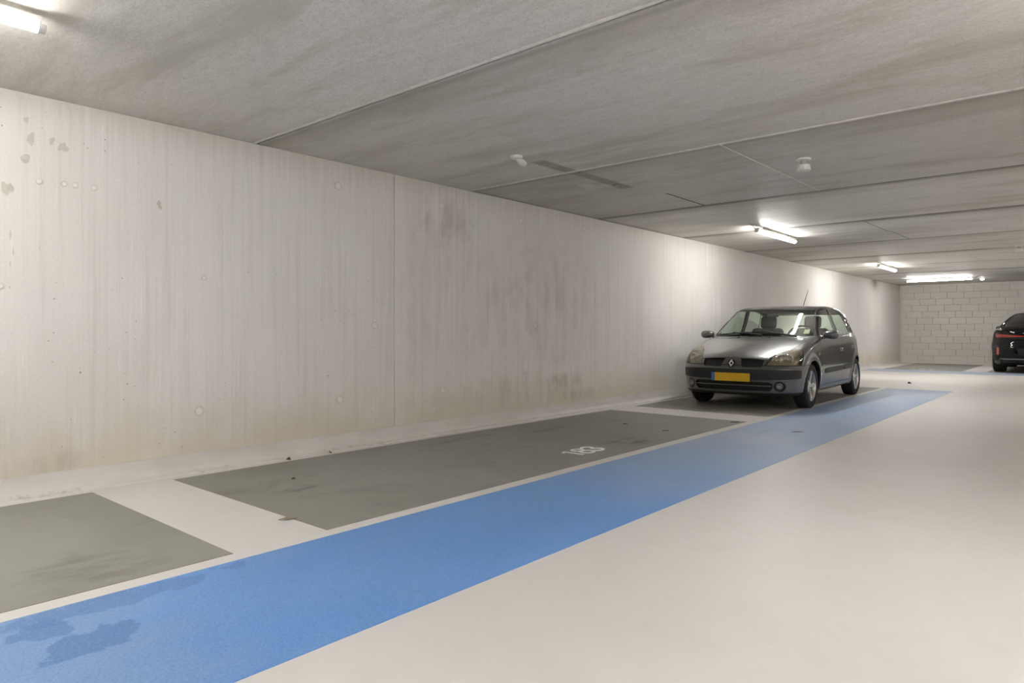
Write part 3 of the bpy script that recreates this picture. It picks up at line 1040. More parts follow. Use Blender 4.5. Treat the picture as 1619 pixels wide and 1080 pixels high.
def two_sided_ior(m, ior):
    bf = m.n('ShaderNodeNewGeometry').outputs['Backfacing']
    return m.ramp(bf, 0.0, 1.0, ior, 1 / ior)
def glass(name, tint, spec=1.0):
    m = Mat(name)
    t = m.t
    tr = m.n('ShaderNodeBsdfTransparent'); tr.inputs[0].default_value = (*tint, 1)
    gl = m.n('ShaderNodeBsdfGlossy'); gl.inputs['Roughness'].default_value = 0.01
    gl.inputs['Color'].default_value = (1, 1, 1, 1)
    fr = m.n('ShaderNodeFresnel'); m.link(two_sided_ior(m, 1.52), fr.inputs['IOR'])
    f2 = m.math('MULTIPLY', fr.outputs[0], 1.6 * spec)
    mx = m.n('ShaderNodeMixShader')
    m.link(f2, mx.inputs[0]); m.link(tr.outputs[0], mx.inputs[1]); m.link(gl.outputs[0], mx.inputs[2])
    m.link(mx.outputs[0], t.nodes['Material Output'].inputs[0])
    return m.m
G_CAR = glass('greenish car glass', (0.80, 0.905, 0.835), 0.7)
G_DARK = glass('dark car glass', (0.10, 0.10, 0.105))
G_LAMP = None
def lens_mat():
    m = Mat('yellowed headlight lens')
    t = m.t
    tr = m.n('ShaderNodeBsdfTransparent'); tr.inputs[0].default_value = (0.90, 0.87, 0.78, 1)
    df = m.n('ShaderNodeBsdfDiffuse'); df.inputs[0].default_value = (0.40, 0.345, 0.24, 1)
    z = m.axis(2)
    haze = m.ramp(m.math('ADD', z, m.math('MULTIPLY', m.noise((14, 14, 14), 3), 0.06)), 0.72, 0.80, 0.06, 0.62)
    a = m.n('ShaderNodeMixShader')
    m.link(haze, a.inputs[0]); m.link(tr.outputs[0], a.inputs[1]); m.link(df.outputs[0], a.inputs[2])
    gl = m.n('ShaderNodeBsdfGlossy'); gl.inputs['Roughness'].default_value = 0.06
    fr = m.n('ShaderNodeFresnel'); m.link(two_sided_ior(m, 1.5), fr.inputs['IOR'])
    b = m.n('ShaderNodeMixShader')
    m.link(fr.outputs[0], b.inputs[0]); m.link(a.outputs[0], b.inputs[1]); m.link(gl.outputs[0], b.inputs[2])
    m.link(b.outputs[0], t.nodes['Material Output'].inputs[0])
    return m.m
M_LENS = lens_mat()
G_CLEAR = glass('clear lamp glass', (0.92, 0.92, 0.92))
M_BUCKET = simple('lamp bucket', (0.34, 0.32, 0.27), 0.35, 0.3)
M_REFL = simple('lamp reflector', (0.85, 0.84, 0.81), 0.25, 0.35)
M_RED = simple('red lamp lens', (0.30, 0.012, 0.008), 0.12, coat=1.0)
M_REDL = simple('red reflector', (0.55, 0.05, 0.02), 0.25, coat=1.0)
def mesh_mat():
    m = Mat('black grille mesh', 0.5, 0, (0.01, 0.01, 0.01))
    v = m.vor((55, 55, 55))
    m.color(m.mix(m.ramp(v, 0.30, 0.42), (0.001, 0.001, 0.001), (0.010, 0.010, 0.010)))
    m.bump(v, 0.6, 0.004)
    return m.m
M_MESH = mesh_mat()

def wheel(parent, org, loc, rad, width, side, rimr, spokes, dark=False):
    """side = +1 when the wheel's outer face looks along +x"""
    w = empty('wheel', Vector(loc) - Vector(org))
    w.parent = parent
    R = Matrix.Rotation(math.pi / 2 * side, 4, 'Y')          # local z -> outwards
    hw = width / 2
    bm = bmesh.new()
    pr = [(rimr, -hw * 0.80), (rimr + 0.01, -hw * 0.98), (rad * 0.90, -hw), (rad * 0.965, -hw * 0.90), (rad, -hw * 0.72), (rad, -hw * 0.28), (rad * 0.992, -hw * 0.26), (rad * 0.992, -hw * 0.20), (rad, -hw * 0.18),
          (rad, hw * 0.18), (rad * 0.992, hw * 0.20), (rad * 0.992, hw * 0.26), (rad, hw * 0.28), (rad, hw * 0.72), (rad * 0.965, hw * 0.90), (rad * 0.90, hw), (rimr + 0.012, hw * 0.98), (rimr, hw * 0.80)]
    add_lathe(bm, pr, 48, R)
    bm_obj('tyre', bm, M_RUB, w, True)
    bm = bmesh.new()
    add_lathe(bm, [(rimr * 0.88, -hw * 0.8), (rimr * 0.90, hw * 0.55), (rimr * 0.955, hw * 0.80), (rimr * 1.0, hw * 0.92), (rimr * 1.03, hw * 0.90), (rimr * 1.02, hw * 0.72), (rimr, -hw * 0.8)], 48, R)
    ro = bm_obj('rim', bm, M_ALLOY, w, True)
    bm = bmesh.new()
    add_lathe(bm, [(0, -hw * 0.1), (rimr * 0.88, -hw * 0.1)], 32, R)
    bm_obj('brake_disc', bm, M_BLK, w)
    bm = bmesh.new()
    add_lathe(bm, [(0, hw * 0.78), (0.022, hw * 0.78), (0.030, hw * 0.70), (0.062, hw * 0.60), (0.075, hw * 0.35), (0.07, 0)], 28, R)
    bm_obj('hub', bm, M_ALLOY, w, True)
    for k in range(spokes):
        a = 2 * math.pi * (k + 0.25) / spokes
        bm = bmesh.new()
        T = R @ Matrix.Rotation(a, 4, 'Z')
        r0, r1 = 0.04, rimr * 0.93
        zf = lambda r: hw * (0.62 + 0.14 * (r - r0) / (r1 - r0))
        sec = []
        for r, hwid in ((r0, 0.026), (0.5 * (r0 + r1), 0.021), (r1, 0.033)):
            sec.append([bm.verts.new(T @ Vector((r, y, z))) for y, z in ((-hwid, zf(r) - 0.03), (-hwid, zf(r) - 0.006), (-hwid * 0.7, zf(r)), (hwid * 0.7, zf(r)), (hwid, zf(r) - 0.006), (hwid, zf(r) - 0.03))])
        for p, q in zip(sec, sec[1:]):
            for i in range(6):
                bm.faces.new((p[i], p[(i + 1) % 6], q[(i + 1) % 6], q[i]))
        bm.faces.new(sec[0]); bm.faces.new(sec[-1])
        bm_obj('spoke', bm, M_ALLOY, w, True)
    return w

def seat(parent, org, x, y, wdt, headrests, name='seat', z=0.3):
    s = empty(name, Vector((x, y, z)) - Vector(org))
    s.parent = parent
    bm = bmesh.new()
    add_box(bm, (-wdt / 2, -0.48, 0.08), (wdt / 2, 0.05, 0.26), 0.06)
    bm_obj('cushion', bm, M_SEAT, s, 'all')
    bm = bmesh.new()
    add_box(bm, (-wdt / 2, -0.075, -0.31), (wdt / 2, 0.075, 0.31), 0.06, Matrix.Rotation(math.radians(-20), 3, 'X'))
    bmesh.ops.translate(bm, verts=bm.verts, vec=(0, 0.14, 0.47))
    bm_obj('backrest', bm, M_SEAT, s, 'all')
    for hx in headrests:
        bm = bmesh.new()
        add_box(bm, (hx - 0.125, -0.05, -0.10), (hx + 0.125, 0.05, 0.10), 0.045, Matrix.Rotation(math.radians(-12), 3, 'X'))
        bmesh.ops.translate(bm, verts=bm.verts, vec=(0, 0.27, 0.86))
        bm_obj('headrest', bm, M_SEAT, s, 'all')

# ---------------------------------------------------------------- grey hatchback (x to the right seen from the front, y from nose to tail)
T0 = curve([(-0.1, .50), (0.0, .60), (0.05, .645), (0.12, .695), (0.25, .752), (0.45, .815), (0.75, .884), (1.0, .926), (1.14, .945), (1.18, .955),
            (1.25, 1.007), (1.40, 1.115), (1.58, 1.236), (1.70, 1.310), (1.78, 1.346), (1.95, 1.388), (2.2, 1.412), (2.5, 1.418), (2.8, 1.410), (3.1, 1.388), (3.3, 1.355),
            (3.40, 1.325), (3.47, 1.27), (3.58, 1.11), (3.67, .975), (3.71, .93), (3.76, .75), (3.80, .6), (3.9, .3)], -0.3, 4.1)
WZ = curve([(0.0, .70), (.15, .745), (.25, .782), (.40, .803), (.55, .815), (.68, .812), (.80, .800), (.88, .785), (.93, .770), (.965, .752), (.99, .738), (1.1, .698), (1.2, .662),
            (1.3, .632), (1.36, .610), (1.45, .57), (1.7, .4)], -0.1, 1.8)
PY = curve([(-.3, .90), (0, .945), (.35, .975), (.8, 1.0), (1.5, 1.0), (2.4, 1.0), (3.0, .985), (3.4, .955), (3.7, .915), (4.1, .86)], -0.4, 4.2)
NZ = curve([(0.0, .14), (.15, .09), (.20, .050), (.28, .026), (.38, .010), (.395, .004), (.46, 0.0), (.53, .004), (.56, .016), (.60, .034), (.66, .070), (.72, .14), (.8, .28), (.9, .5), (1.6, 1.2)], -0.1, 1.7)
RZ = curve([(0.0, .16), (.2, .06), (.35, .01), (.5, 0.0), (.6, .02), (.66, .05), (.9, .07), (1.0, .10), (1.7, .3)], -0.1, 1.8)
FA, RA, WR = 0.79, 3.262, 0.293
def clio(x, y, z):
    ax = np.abs(x)
    fr = 1 - smooth((y - 1.9) / 0.6)
    bow = (0.130 - 0.095 * smooth((y - 0.25) / 0.6)) * (ax / 0.66) ** 2.2 * fr
    rbow = 0.085 * (ax / 0.62) ** 2.2 * (1 - fr)
    crown = (0.022 - 0.010 * smooth((y - 0.5) / 0.5) + 0.012 * smooth((y - 1.5) / 0.5)) * (ax / 0.66) ** 2
    ye = y - bow + rbow
    e = 0.01
    sl = (T0(ye + e) - T0(ye - e)) / (2 * e)
    ft = (z - T0(ye) + crown) / np.sqrt(1 + sl * sl)
    w = WZ(z) * PY(y)
    # arch lips
    for yc in (FA, RA):
        rr = np.sqrt((y - yc) ** 2 + (z - WR) ** 2)
        w = w + 0.018 * np.exp(-((rr - 0.36) / 0.06) ** 2) * (z > 0.1)
    fs = (ax - w) * 0.93
    plan = 0.085 * (ax / 0.8) ** 2 + 0.27 * (ax / 0.8) ** 6
    ff = (NZ(z) + plan - y) * 0.80
    fb = y - (3.81 - RZ(z) - 0.06 * (ax / 0.75) ** 2 - 0.20 * (ax / 0.78) ** 6)
    fo = 0.185 + 0.03 * smooth((y - 3.2) / 0.5) - z
    k1 = 0.045 + 0.03 * (1 - smooth((y - 0.9) / 0.5))
    f = smax(fs, ft, k1)
    f = smax(f, ff, 0.05)
    f = smax(f, fb, 0.08)
    f = smax(f, fo, 0.06)
    for yc in (FA, RA):
        rr = np.sqrt((y - yc) ** 2 + (z - WR) ** 2) - 0.335
        f = smax(f, -smax(rr, 0.50 - ax, 0.01), 0.012)
    # air intakes and fog lamp wells pressed into the bumper
    return f

def both(pts):
    return pts
WS = [(-.700, .958), (-.45, .945), (0, .938), (.45, .945), (.700, .958), (.568, 1.328), (.3, 1.342), (0, 1.347), (-.3, 1.342), (-.568, 1.328)]
HL = [(.430, .584), (.440, .640), (.470, .700), (.522, .752), (.585, .788), (.650, .810), (.700, .803), (.755, .770), (.82, .70), (.86, .63), (.86, .584)]
FW1 = [(1.315, .965), (1.42, 1.072), (1.60, 1.222), (1.72, 1.295), (1.86, 1.335), (2.10, 1.352), (2.235, 1.353), (2.30, .972)]
RW1 = [(2.405, .978), (2.345, 1.350), (2.60, 1.342), (2.80, 1.322), (2.93, 1.302), (3.045, .995)]
RW2 = [(3.085, 1.0), (2.975, 1.290), (3.12, 1.255), (3.24, 1.19), (3.36, 1.06), (3.375, 1.015)]
FD = [(1.235, .28), (1.215, .60), (1.225, .90), (1.26, .945), (1.42, 1.105), (1.60, 1.255), (1.74, 1.335), (1.90, 1.372), (2.29, 1.385), (2.355, .95), (2.36, .28)]
RD = [(2.362, .28), (2.357, .95), (2.295, 1.385), (2.65, 1.375), (2.90, 1.345), (3.02, 1.310), (3.12, .95), (3.07, .70), (2.95, .56), (2.88, .44), (2.84, .28)]
_hd = [(.44, -.3), (.44, .10), (.465, .20), (.515, .30), (.580, .40), (.640, .51), (.668, .64), (.690, .95), (.715, 1.16), (.72, 1.6)]
HOOD = [(-a, b) for a, b in _hd] + _hd[::-1]
GR = [(.105, .664), (.40, .656), (.395, .578), (.375, .560), (.165, .556), (.140, .562)]
RWIN = [(-.61, .96), (.61, .96), (.575, 1.15), (.52, 1.30), (-.52, 1.30), (-.575, 1.15)]
TAIL = [(.60, .70), (.60, .93), (.62, 1.02), (.70, 1.06), (.80, .95), (.86, .70)]
mx = np.maximum
g_ws = lambda x, y, z: mx(poly_sdf(x, z, WS, 0.0), y - 2.1)
g_hl = lambda x, y, z: mx(poly_sdf(np.abs(x), z, HL), (y - 0.375 - 0.75 * (z - .584)) * 0.8)
side = lambda pts, r=0.0: (lambda x, y, z: mx(poly_sdf(y, z, pts, r), 0.40 - np.abs(x)))
g_w1, g_w2, g_w3 = side(FW1), side(RW1), side(RW2)
g_fd, g_rd = side(FD), side(RD)
g_hood = lambda x, y, z: mx(mx(poly_sdf(x, y, HOOD), y - 1.55), 0.672 - 0.02 * (x / .4) ** 2 - z)
g_gr = lambda x, y, z: mx(poly_sdf(np.abs(x), z, GR), y - 0.35)
g_fb = lambda x, y, z: mx(mx(y - 0.60, z - 0.578), -1 + 0 * x)
g_strip = lambda x, y, z: mx(np.abs(z - 0.463) - 0.066 + 0.012 * smooth((np.abs(x) - 0.5) / .3), y - 0.36)
g_lgr = lambda x, y, z: mx(poly_sdf(np.abs(x), z, [(-1, .243), (-1, .374), (.475, .368), (.520, .345), (.515, .285), (.47, .250)]), y - 0.3)
FOG = (0.592, 0.315)
g_fog = lambda x, y, z: mx(np.sqrt((np.abs(x) - FOG[0]) ** 2 + (z - FOG[1]) ** 2) - 0.052, y - 0.5)
g_lowshade = lambda x, y, z: mx(z - 0.218 - 0.012 * (np.abs(x) / .7) ** 2, y - 0.44)
g_rw = lambda x, y, z: mx(poly_sdf(x, z, RWIN), 3.1 - y)
g_tl = lambda x, y, z: mx(poly_sdf(np.abs(x), z, TAIL), 3.42 - y)
g_tg = lambda x, y, z: mx(poly_sdf(x, z, [(-.58, .66), (.58, .66), (.60, .98), (.56, 1.32), (-.56, 1.32), (-.60, .98)]), 3.3 - y)
g_rb = lambda x, y, z: mx(z - 0.62, 3.42 - y)
g_mold = lambda x, y, z: mx(poly_sdf(y, z, [(1.34, .475), (1.37, .50), (2.85, .525), (2.88, .505), (2.85, .475), (1.37, .445)]), 0.4 - np.abs(x))
g_liner = lambda x, y, z: mx(np.minimum(np.sqrt((y - FA) ** 2 + (z - WR) ** 2), np.sqrt((y - RA) ** 2 + (z - WR) ** 2)) - 0.343, np.abs(x) - 0.96)

sh = Shell(clio, (-.93, -.06, .10), (.93, 3.92, 1.50), 0.020)
for g, lv in ((g_ws, (0.0, 0.013)), (g_hl, (0.0, 0.004)), (g_w1, (0.0, 0.024)), (g_w2, (0.0, 0.024)), (g_w3, (0.0, 0.02)), (g_fd, (-.003, .003)), (g_rd, (-.003, .003)), (g_hood, (-.003, .003)),
              (g_gr, (0.0,)), (g_fb, (-.003, .003)), (g_strip, (0.0,)), (g_lgr, (0.0,)), (g_fog, (0.0, 0.013)), (g_lowshade, (0.0,)), (g_rw, (0.0, 0.02)), (g_tl, (0.0,)), (g_tg, (-.003, .003)), (g_rb, (-.003, .003)), (g_liner, (0.0,))):
    for q in lv:
        sh.cut(g, q)
sh.finish()
cx, cy, cz = sh.C.T
V = lambda g: g(cx, cy, cz)
sh.name(V(g_liner) < 0, 'liner')
sh.name(cz < 0.195, 'under')
sh.name(V(g_ws) < 0, 'windshield'); sh.name(V(g_ws) < 0.013, 'ws_seal')
sidename = np.where(cx > 0, 'R', 'L')
for g, nm in ((g_w1, 'w1'), (g_w2, 'w2'), (g_w3, 'w3')):
    for sd in 'RL':
        k = sidename == sd
        sh.name((V(g) < 0) & k, nm + sd)
        sh.name((V(g) < (0.024 if nm != 'w3' else 0.02)) & k, nm + 's' + sd)
sh.name(V(g_rw) < 0, 'rearwin'); sh.name(V(g_rw) < 0.02, 'rw_seal')
for sd in 'RL':
    k = sidename == sd
    sh.name((V(g_hl) < 0) & k, 'hl' + sd)
    sh.name((V(g_tl) < 0) & k, 'tl' + sd)
    sh.name((V(g_fog) < 0) & k, 'fog' + sd)
    sh.name((V(g_fog) < 0.013) & k, 'fogring' + sd)
    sh.name((V(g_gr) < 0) & k, 'grille')
sh.name(V(g_hl) < 0.004, 'gap')
sh.name(V(g_lgr) < 0, 'lowgrille')
sh.name(V(g_strip) < 0, 'strip')
sh.name(V(g_lowshade) < 0, 'lip')
sh.name(V(g_hood) < -.003, 'hood'); sh.name(V(g_hood) < .003, 'gap')
for sd in 'RL':
    k = sidename == sd
    sh.name((V(g_fd) < -.003) & k, 'fd' + sd); sh.name((V(g_rd) < -.003) & k, 'rd' + sd)
sh.name((V(g_fd) < .003) | (V(g_rd) < .003), 'gap')
sh.name(V(g_fb) < -.003, 'fbump'); sh.name((V(g_fb) < .003) & (cy < 1.0), 'gap')
sh.name(V(g_rb) < -.003, 'rbump'); sh.name((V(g_rb) < .003) & (cy > 3), 'gap')
sh.name(V(g_tg) < -.003, 'tailgate'); sh.name(V(g_tg) < .003, 'gap')

YAW = 0.031
car = empty('hatchback_car', (0, 0, 0), YAW, 'dark grey five door hatchback car parked beside the concrete wall', 'car')
ORG = (0, 1.9, 0)
nose = Vector((-3.70, 8.66, 0))
car.location = nose + Matrix.Rotation(YAW, 3, 'Z') @ Vector((0, 1.9, 0.0035))
ORG = (0, 1.9, 0.0)
def em(labs, name, mats, parent=car, **kw):
    return sh.emit(labs, name, mats, parent, ORG, **kw)
em({'body': 0, 'gap': 1}, 'body', [P_GREY, M_GAP])
em({'under': 0, 'liner': 0}, 'underbody', [M_BLK])
em({'hood': 0}, 'hood', [P_GREY], rim=0.012)
fbp = em({'fbump': 0}, 'front_bumper', [P_GREY], rim=0.01)
em({'strip': 0}, 'bumper_strip', [M_TRIM], fbp, offset=0.004, rim=0.006)
em({'lip': 0}, 'bumper_shade', [M_TRIM], fbp)  # reflection of the dark floor, put in as dark plastic
em({'rbump': 0}, 'rear_bumper', [P_GREY], rim=0.01)
tgt = em({'tailgate': 0}, 'tailgate', [P_GREY], rim=0.01)
em({'rearwin': 0}, 'rear_window', [G_CAR], tgt, offset=-0.004)
em({'rw_seal': 0}, 'window_seal', [M_SEAL], tgt, offset=-0.002)
ws_ = em({'windshield': 0}, 'windshield', [G_CAR], offset=-0.006)
em({'ws_seal': 0}, 'windshield_seal', [M_SEAL], ws_, offset=-0.003)
for k in (cx > 0, cx < 0):
    em({'grille': 0}, 'upper_grille', [M_MESH], fbp, offset=-0.020, extra=k)
em({'lowgrille': 0}, 'lower_grille', [M_BLK], fbp, offset=-0.035)
for sd in 'RL':
    s_ = 1 if sd == 'R' else -1
    d1 = em({'fd' + sd: 0}, 'door', [P_GREY], rim=0.012)
    em({'w1' + sd: 0}, 'door_window', [G_CAR], d1, offset=-0.006)
    em({'w1s' + sd: 0}, 'window_seal', [M_SEAL], d1, offset=-0.002)
    d2 = em({'rd' + sd: 0}, 'door', [P_GREY], rim=0.012)
    em({'w2' + sd: 0}, 'door_window', [G_CAR], d2, offset=-0.006)
    em({'w2s' + sd: 0}, 'window_seal', [M_SEAL], d2, offset=-0.002)
    q = em({'w3' + sd: 0}, 'quarter_window', [G_CAR], offset=-0.006)
    em({'w3s' + sd: 0}, 'window_seal', [M_SEAL], q, offset=-0.002)
    # headlight: lens over a bucket with round reflectors
    hl = em({'hl' + sd: 0}, 'headlight', [M_LENS], offset=0.001)
    hl['label'] = 'yellowed clear lens of the headlight'
    em({'hl' + sd: 0}, 'lamp_bucket', [M_BUCKET], hl, offset=-0.050)
    for (bx, bz, by, br) in ((0.515, 0.640, 0.215, 0.050), (0.640, 0.655, 0.290, 0.060)):
        bm = bmesh.new()
        M = Matrix.Translation(Vector((s_ * bx, by, bz)) - Vector(ORG)) @ Matrix.Rotation(math.radians(12) * s_, 4, 'Z') @ Matrix.Rotation(math.pi / 2, 4, 'X')
        add_lathe(bm, [(br, 0.0), (br * 0.98, -0.004), (br * 0.85, -0.012), (br * 0.55, -0.022), (br * 0.2, -0.027), (0.012, -0.028), (0.012, -0.006), (0, -0.002)], 28, M)
        bm_obj('reflector', bm, M_REFL, hl, True)
        bm = bmesh.new()
        add_lathe(bm, [(br + 0.006 * math.cos(t), 0.002 + 0.006 * math.sin(t)) for t in [2 * math.pi * k / 8 for k in range(8)]], 28, M, True)
        bm_obj('reflector_ring', bm, M_CHROME, hl, True)
    tl = em({'tl' + sd: 0}, 'tail_light', [M_RED], offset=0.002, rim=0.01)
    fo = em({'fogring' + sd: 0}, 'fog_light', [M_BLK], offset=0.003, rim=0.02)
    em({'fog' + sd: 0}, 'fog_bucket', [M_BLK], fo, offset=-0.03)
    bm = bmesh.new()
    fy = float(0.10)
    # seat the lamp on the bumper surface
    ys_ = np.linspace(-.05, .5, 2000)
    fv = clio(np.full_like(ys_, s_ * FOG[0]), ys_, np.full_like(ys_, FOG[1]))
    fy = ys_[np.argmax(fv < 0)]
    M = Matrix.Translation(Vector((s_ * FOG[0], fy + 0.002, FOG[1])) - Vector(ORG)) @ Matrix.Rotation(math.radians(14) * s_, 4, 'Z') @ Matrix.Rotation(math.pi / 2, 4, 'X')
    add_lathe(bm, [(0.040, -0.012), (0.043, 0.004), (0.036, 0.006), (0.034, -0.006), (0.022, -0.014), (0, -0.016)], 28, M)
    bm_obj('fog_lamp', bm, simple('dull fog reflector', (0.22, 0.22, 0.215), 0.3, 0.6), fo, True)
    bm = bmesh.new()
    add_lathe(bm, [(0.036, 0.004), (0.02, 0.010), (0, 0.012)], 24, M)
    bm_obj('fog_glass', bm, G_CLEAR, fo, True)
    # door handles and side mouldings, laid on the body surface
    def on_side(y, z, off=0.0):
        xs_ = np.linspace(0.95, 0.3, 3000)
        fv = clio(xs_, np.full_like(xs_, y), np.full_like(xs_, z))
        return s_ * (xs_[np.argmax(fv < 0)] + off)
    for dr, hy in ((d1, 2.235), (d2, 3.00)):
        hz = 0.752 if dr is d1 else 0.775
        bm = bmesh.new()
        x0 = on_side(hy, hz)
        add_box(bm, (x0 - 0.012, hy - 0.095, hz - 0.024), (x0 + 0.020, hy + 0.075, hz + 0.020), 0.011, seg=3)
        bmesh.ops.translate(bm, verts=bm.verts, vec=-Vector(ORG))
        bm_obj('door_handle', bm, P_GREY, dr, 'all')
        bm = bmesh.new()
        M = Matrix.Translation(Vector((on_side(hy + 0.04, hz - 0.09, 0.001), hy + 0.04, hz - 0.09)) - Vector(ORG)) @ Matrix.Rotation(math.pi / 2 * s_, 4, 'Y')
        add_lathe(bm, [(0.011, -0.004), (0.011, 0.003), (0, 0.004)], 14, M)
        if dr is d1:
            bm_obj('key_lock', bm, M_CHROME, dr, True)
        else:
            bm.free()
    for dr, ya, yb, za, zb in ((d1, 1.36, 2.335, .470, .482), (d2, 2.385, 2.85, .482, .490)):
        bm = bmesh.new()
        n = 14
        prev = None
        for i in range(n + 1):
            t = i / n
            y, z = ya + (yb - ya) * t, za + (zb - za) * t
            hgt = 0.036 * (1 if 0 < t < 1 else 0.75)
            th = 0.016 if 0 < t < 1 else 0.004
            xt, xb = on_side(y, z + hgt, 0), on_side(y, z - hgt, 0)
            ring = [bm.verts.new(Vector(p) - Vector(ORG)) for p in ((xb - s_ * .004, y, z - hgt), (xb + s_ * th * .6, y, z - hgt), (xb * .5 + xt * .5 + s_ * th, y, z - hgt * .5), (xt * .5 + xb * .5 + s_ * th, y, z + hgt * .6), (xt + s_ * th * .5, y, z + hgt), (xt - s_ * .004, y, z + hgt))]
            if prev:
                for k in range(6):
                    bm.faces.new((prev[k], prev[(k + 1) % 6], ring[(k + 1) % 6], ring[k]))
            else:
                bm.faces.new(ring)
            prev = ring
        bm.faces.new(prev)
        bm_obj('side_moulding', bm, simple('grey moulding', (0.045, 0.045, 0.046), 0.45) if sd == 'R' else M_TRIM, dr, True)
    # side repeater on the wing
    bm = bmesh.new()
    rx = on_side(1.10, 0.715)
    add_box(bm, (rx - 0.01, 1.065, 0.695), (rx + 0.008, 1.135, 0.730), 0.007)
    bmesh.ops.translate(bm, verts=bm.verts, vec=-Vector(ORG))
    bm_obj('side_repeater', bm, simple('pale orange lens', (0.45, 0.33, 0.20), 0.15), car, 'all')
    # door mirror
    mr = empty('door_mirror', Vector((s_ * 0.880, 1.36, 0.972)) - Vector(ORG)); mr.parent = car
    bm = bmesh.new()
    bmesh.ops.create_uvsphere(bm, u_segments=28, v_segments=18, radius=1)
    for v in bm.verts:
        p = v.co
        sg = lambda q, e: math.copysign(abs(q) ** e, q)
        X, Y, Z = sg(p.x, 0.75) * 0.100, sg(p.y, 0.8) * 0.085, sg(p.z, 0.75) * 0.060
        Y = min(Y, 0.040)
        Z *= 1 + 0.12 * (X * s_) / 0.100
        v.co = (X + s_ * 0.010, Y, Z)
    bm_obj('mirror_housing', bm, P_GREY, mr, 'all')
    bm = bmesh.new()
    n = 20
    add_prism(bm, [(s_ * 0.010 + 0.083 * math.copysign(abs(math.cos(t)) ** .8, math.cos(t)), 0.0405, 0.046 * math.copysign(abs(math.sin(t)) ** .8, math.sin(t))) for t in [2 * math.pi * k / n for k in range(n)]], (0, 1, 0), 0, 0.003)
    bm_obj('mirror_glass', bm, M_CHROME, mr)
    bm = bmesh.new()
    add_tube(bm, [(s_ * -0.150, 0.01, -0.035), (s_ * -0.11, 0.005, -0.038), (s_ * -0.06, 0.0, -0.028)], [0.026, 0.024, 0.030], 12)
    bm_obj('mirror_arm', bm, P_GREY, mr, 'all')
    bm = bmesh.new()
    tx = 0.880 - 0.745
    add_prism(bm, [(s_ * -(tx - 0.012), -0.10, -0.055), (s_ * -(tx - 0.010), 0.09, -0.060), (s_ * -(tx + 0.025), 0.10, 0.03), (s_ * -(tx + 0.012), 0.02, 0.005)], (s_, 0, 0), -0.012, 0.004)
    bm_obj('mirror_base', bm, M_BLK, mr)
# chrome line in the low grille and fins
def front_y(x, z):
    ys_ = np.linspace(-.05, .7, 2500)
    fv = clio(np.full_like(ys_, x), ys_, np.full_like(ys_, z))
    return float(ys_[np.argmax(fv < 0)])
def bar(name, x0, x1, z, r, mat, parent, off=0.0, n=24, flat=1.0):
    bm = bmesh.new()
    prev = None
    for i in range(n + 1):
        x = x0 + (x1 - x0) * i / n
        y = front_y(x, z) + off
        ring = [bm.verts.new(Vector((x, y + r * math.cos(t), z + r * flat * math.sin(t))) - Vector(ORG)) for t in [2 * math.pi * k / 8 for k in range(8)]]
        if prev:
            for k in range(8):
                bm.faces.new((prev[k], prev[(k + 1) % 8], ring[(k + 1) % 8], ring[k]))
        else:
            bm.faces.new(ring)
        prev = ring
    bm.faces.new(prev)
    return bm_obj(name, bm, mat, parent, True)
bar('grille_bar', -.50, .50, 0.318, 0.006, simple('grey grille bar', (0.20, 0.20, 0.20), 0.35, 0.5), fbp, 0.006)
bar('grille_bar', -.48, .48, 0.350, 0.004, M_BLK, fbp, 0.016)
bar('grille_bar', -.46, .46, 0.288, 0.004, M_BLK, fbp, 0.016)
bar('bumper_moulding', -.68, .68, 0.390, 0.008, P_GREY, fbp, 0.002)
# badge: a plain diamond ring on a black shield
bd = empty('badge', Vector((0, front_y(0, .60) - 0.004, .600)) - Vector(ORG)); bd.parent = car
bm = bmesh.new()
tilt = Matrix.Rotation(math.radians(-24), 4, 'X')
hexo = [(0, .066), (.042, .030), (.044, -.026), (.014, -.062), (-.014, -.062), (-.044, -.026), (-.042, .030)]
add_prism(bm, [tuple(tilt @ Vector((x, 0, z))) for x, z in hexo], tuple(tilt @ Vector((0, -1, 0))), -0.02, 0.006)
bm_obj('badge_shield', bm, M_BLK, bd)
bm = bmesh.new()
nrm = tilt @ Vector((0, -1, 0))
O = [(0, .055), (.035, 0), (0, -.055), (-.035, 0)]
I_ = [(0, .024), (.014, 0), (0, -.024), (-.014, 0)]
def lift(p, q): return tilt @ Vector((p[0], 0, p[1])) + nrm * q
vo = [[bm.verts.new(lift(p, q)) for p in O] for q in (0.004, 0.012)]
vi = [[bm.verts.new(lift(p, q)) for p in I_] for q in (0.004, 0.012)]
vm = [bm.verts.new(lift(((a[0] + b[0]) / 2, (a[1] + b[1]) / 2), 0.018)) for a, b in zip(O, I_)]
for i in range(4):
    j = (i + 1) % 4
    bm.faces.new((vo[0][i], vo[0][j], vo[1][j], vo[1][i])); bm.faces.new((vo[1][i], vo[1][j], vm[j], vm[i])); bm.faces.new((vm[i], vm[j], vi[1][j], vi[1][i])); bm.faces.new((vi[1][i], vi[1][j], vi[0][j], vi[0][i]))
bm_obj('badge_diamond', bm, M_CHROME, bd)
# number plate (unreadable in the photograph: plain yellow with a blue band)
pl = empty('number_plate', Vector((0, front_y(0, .423) - 0.010, .423)) - Vector(ORG)); pl.parent = car
bm = bmesh.new(); add_box(bm, (-.262, -.004, -.058), (.262, .012, .058), 0.003, seg=1); bm_obj('plate_holder', bm, M_BLK, pl)
bm = bmesh.new(); add_box(bm, (-.212, -.008, -.054), (.258, -.003, .054), 0.002, seg=1); bm_obj('plate_face', bm, M_YEL, pl)
bm = bmesh.new(); add_box(bm, (-.258, -.008, -.054), (-.213, -.003, .054), 0.002, seg=1); bm_obj('plate_band', bm, M_EU, pl)
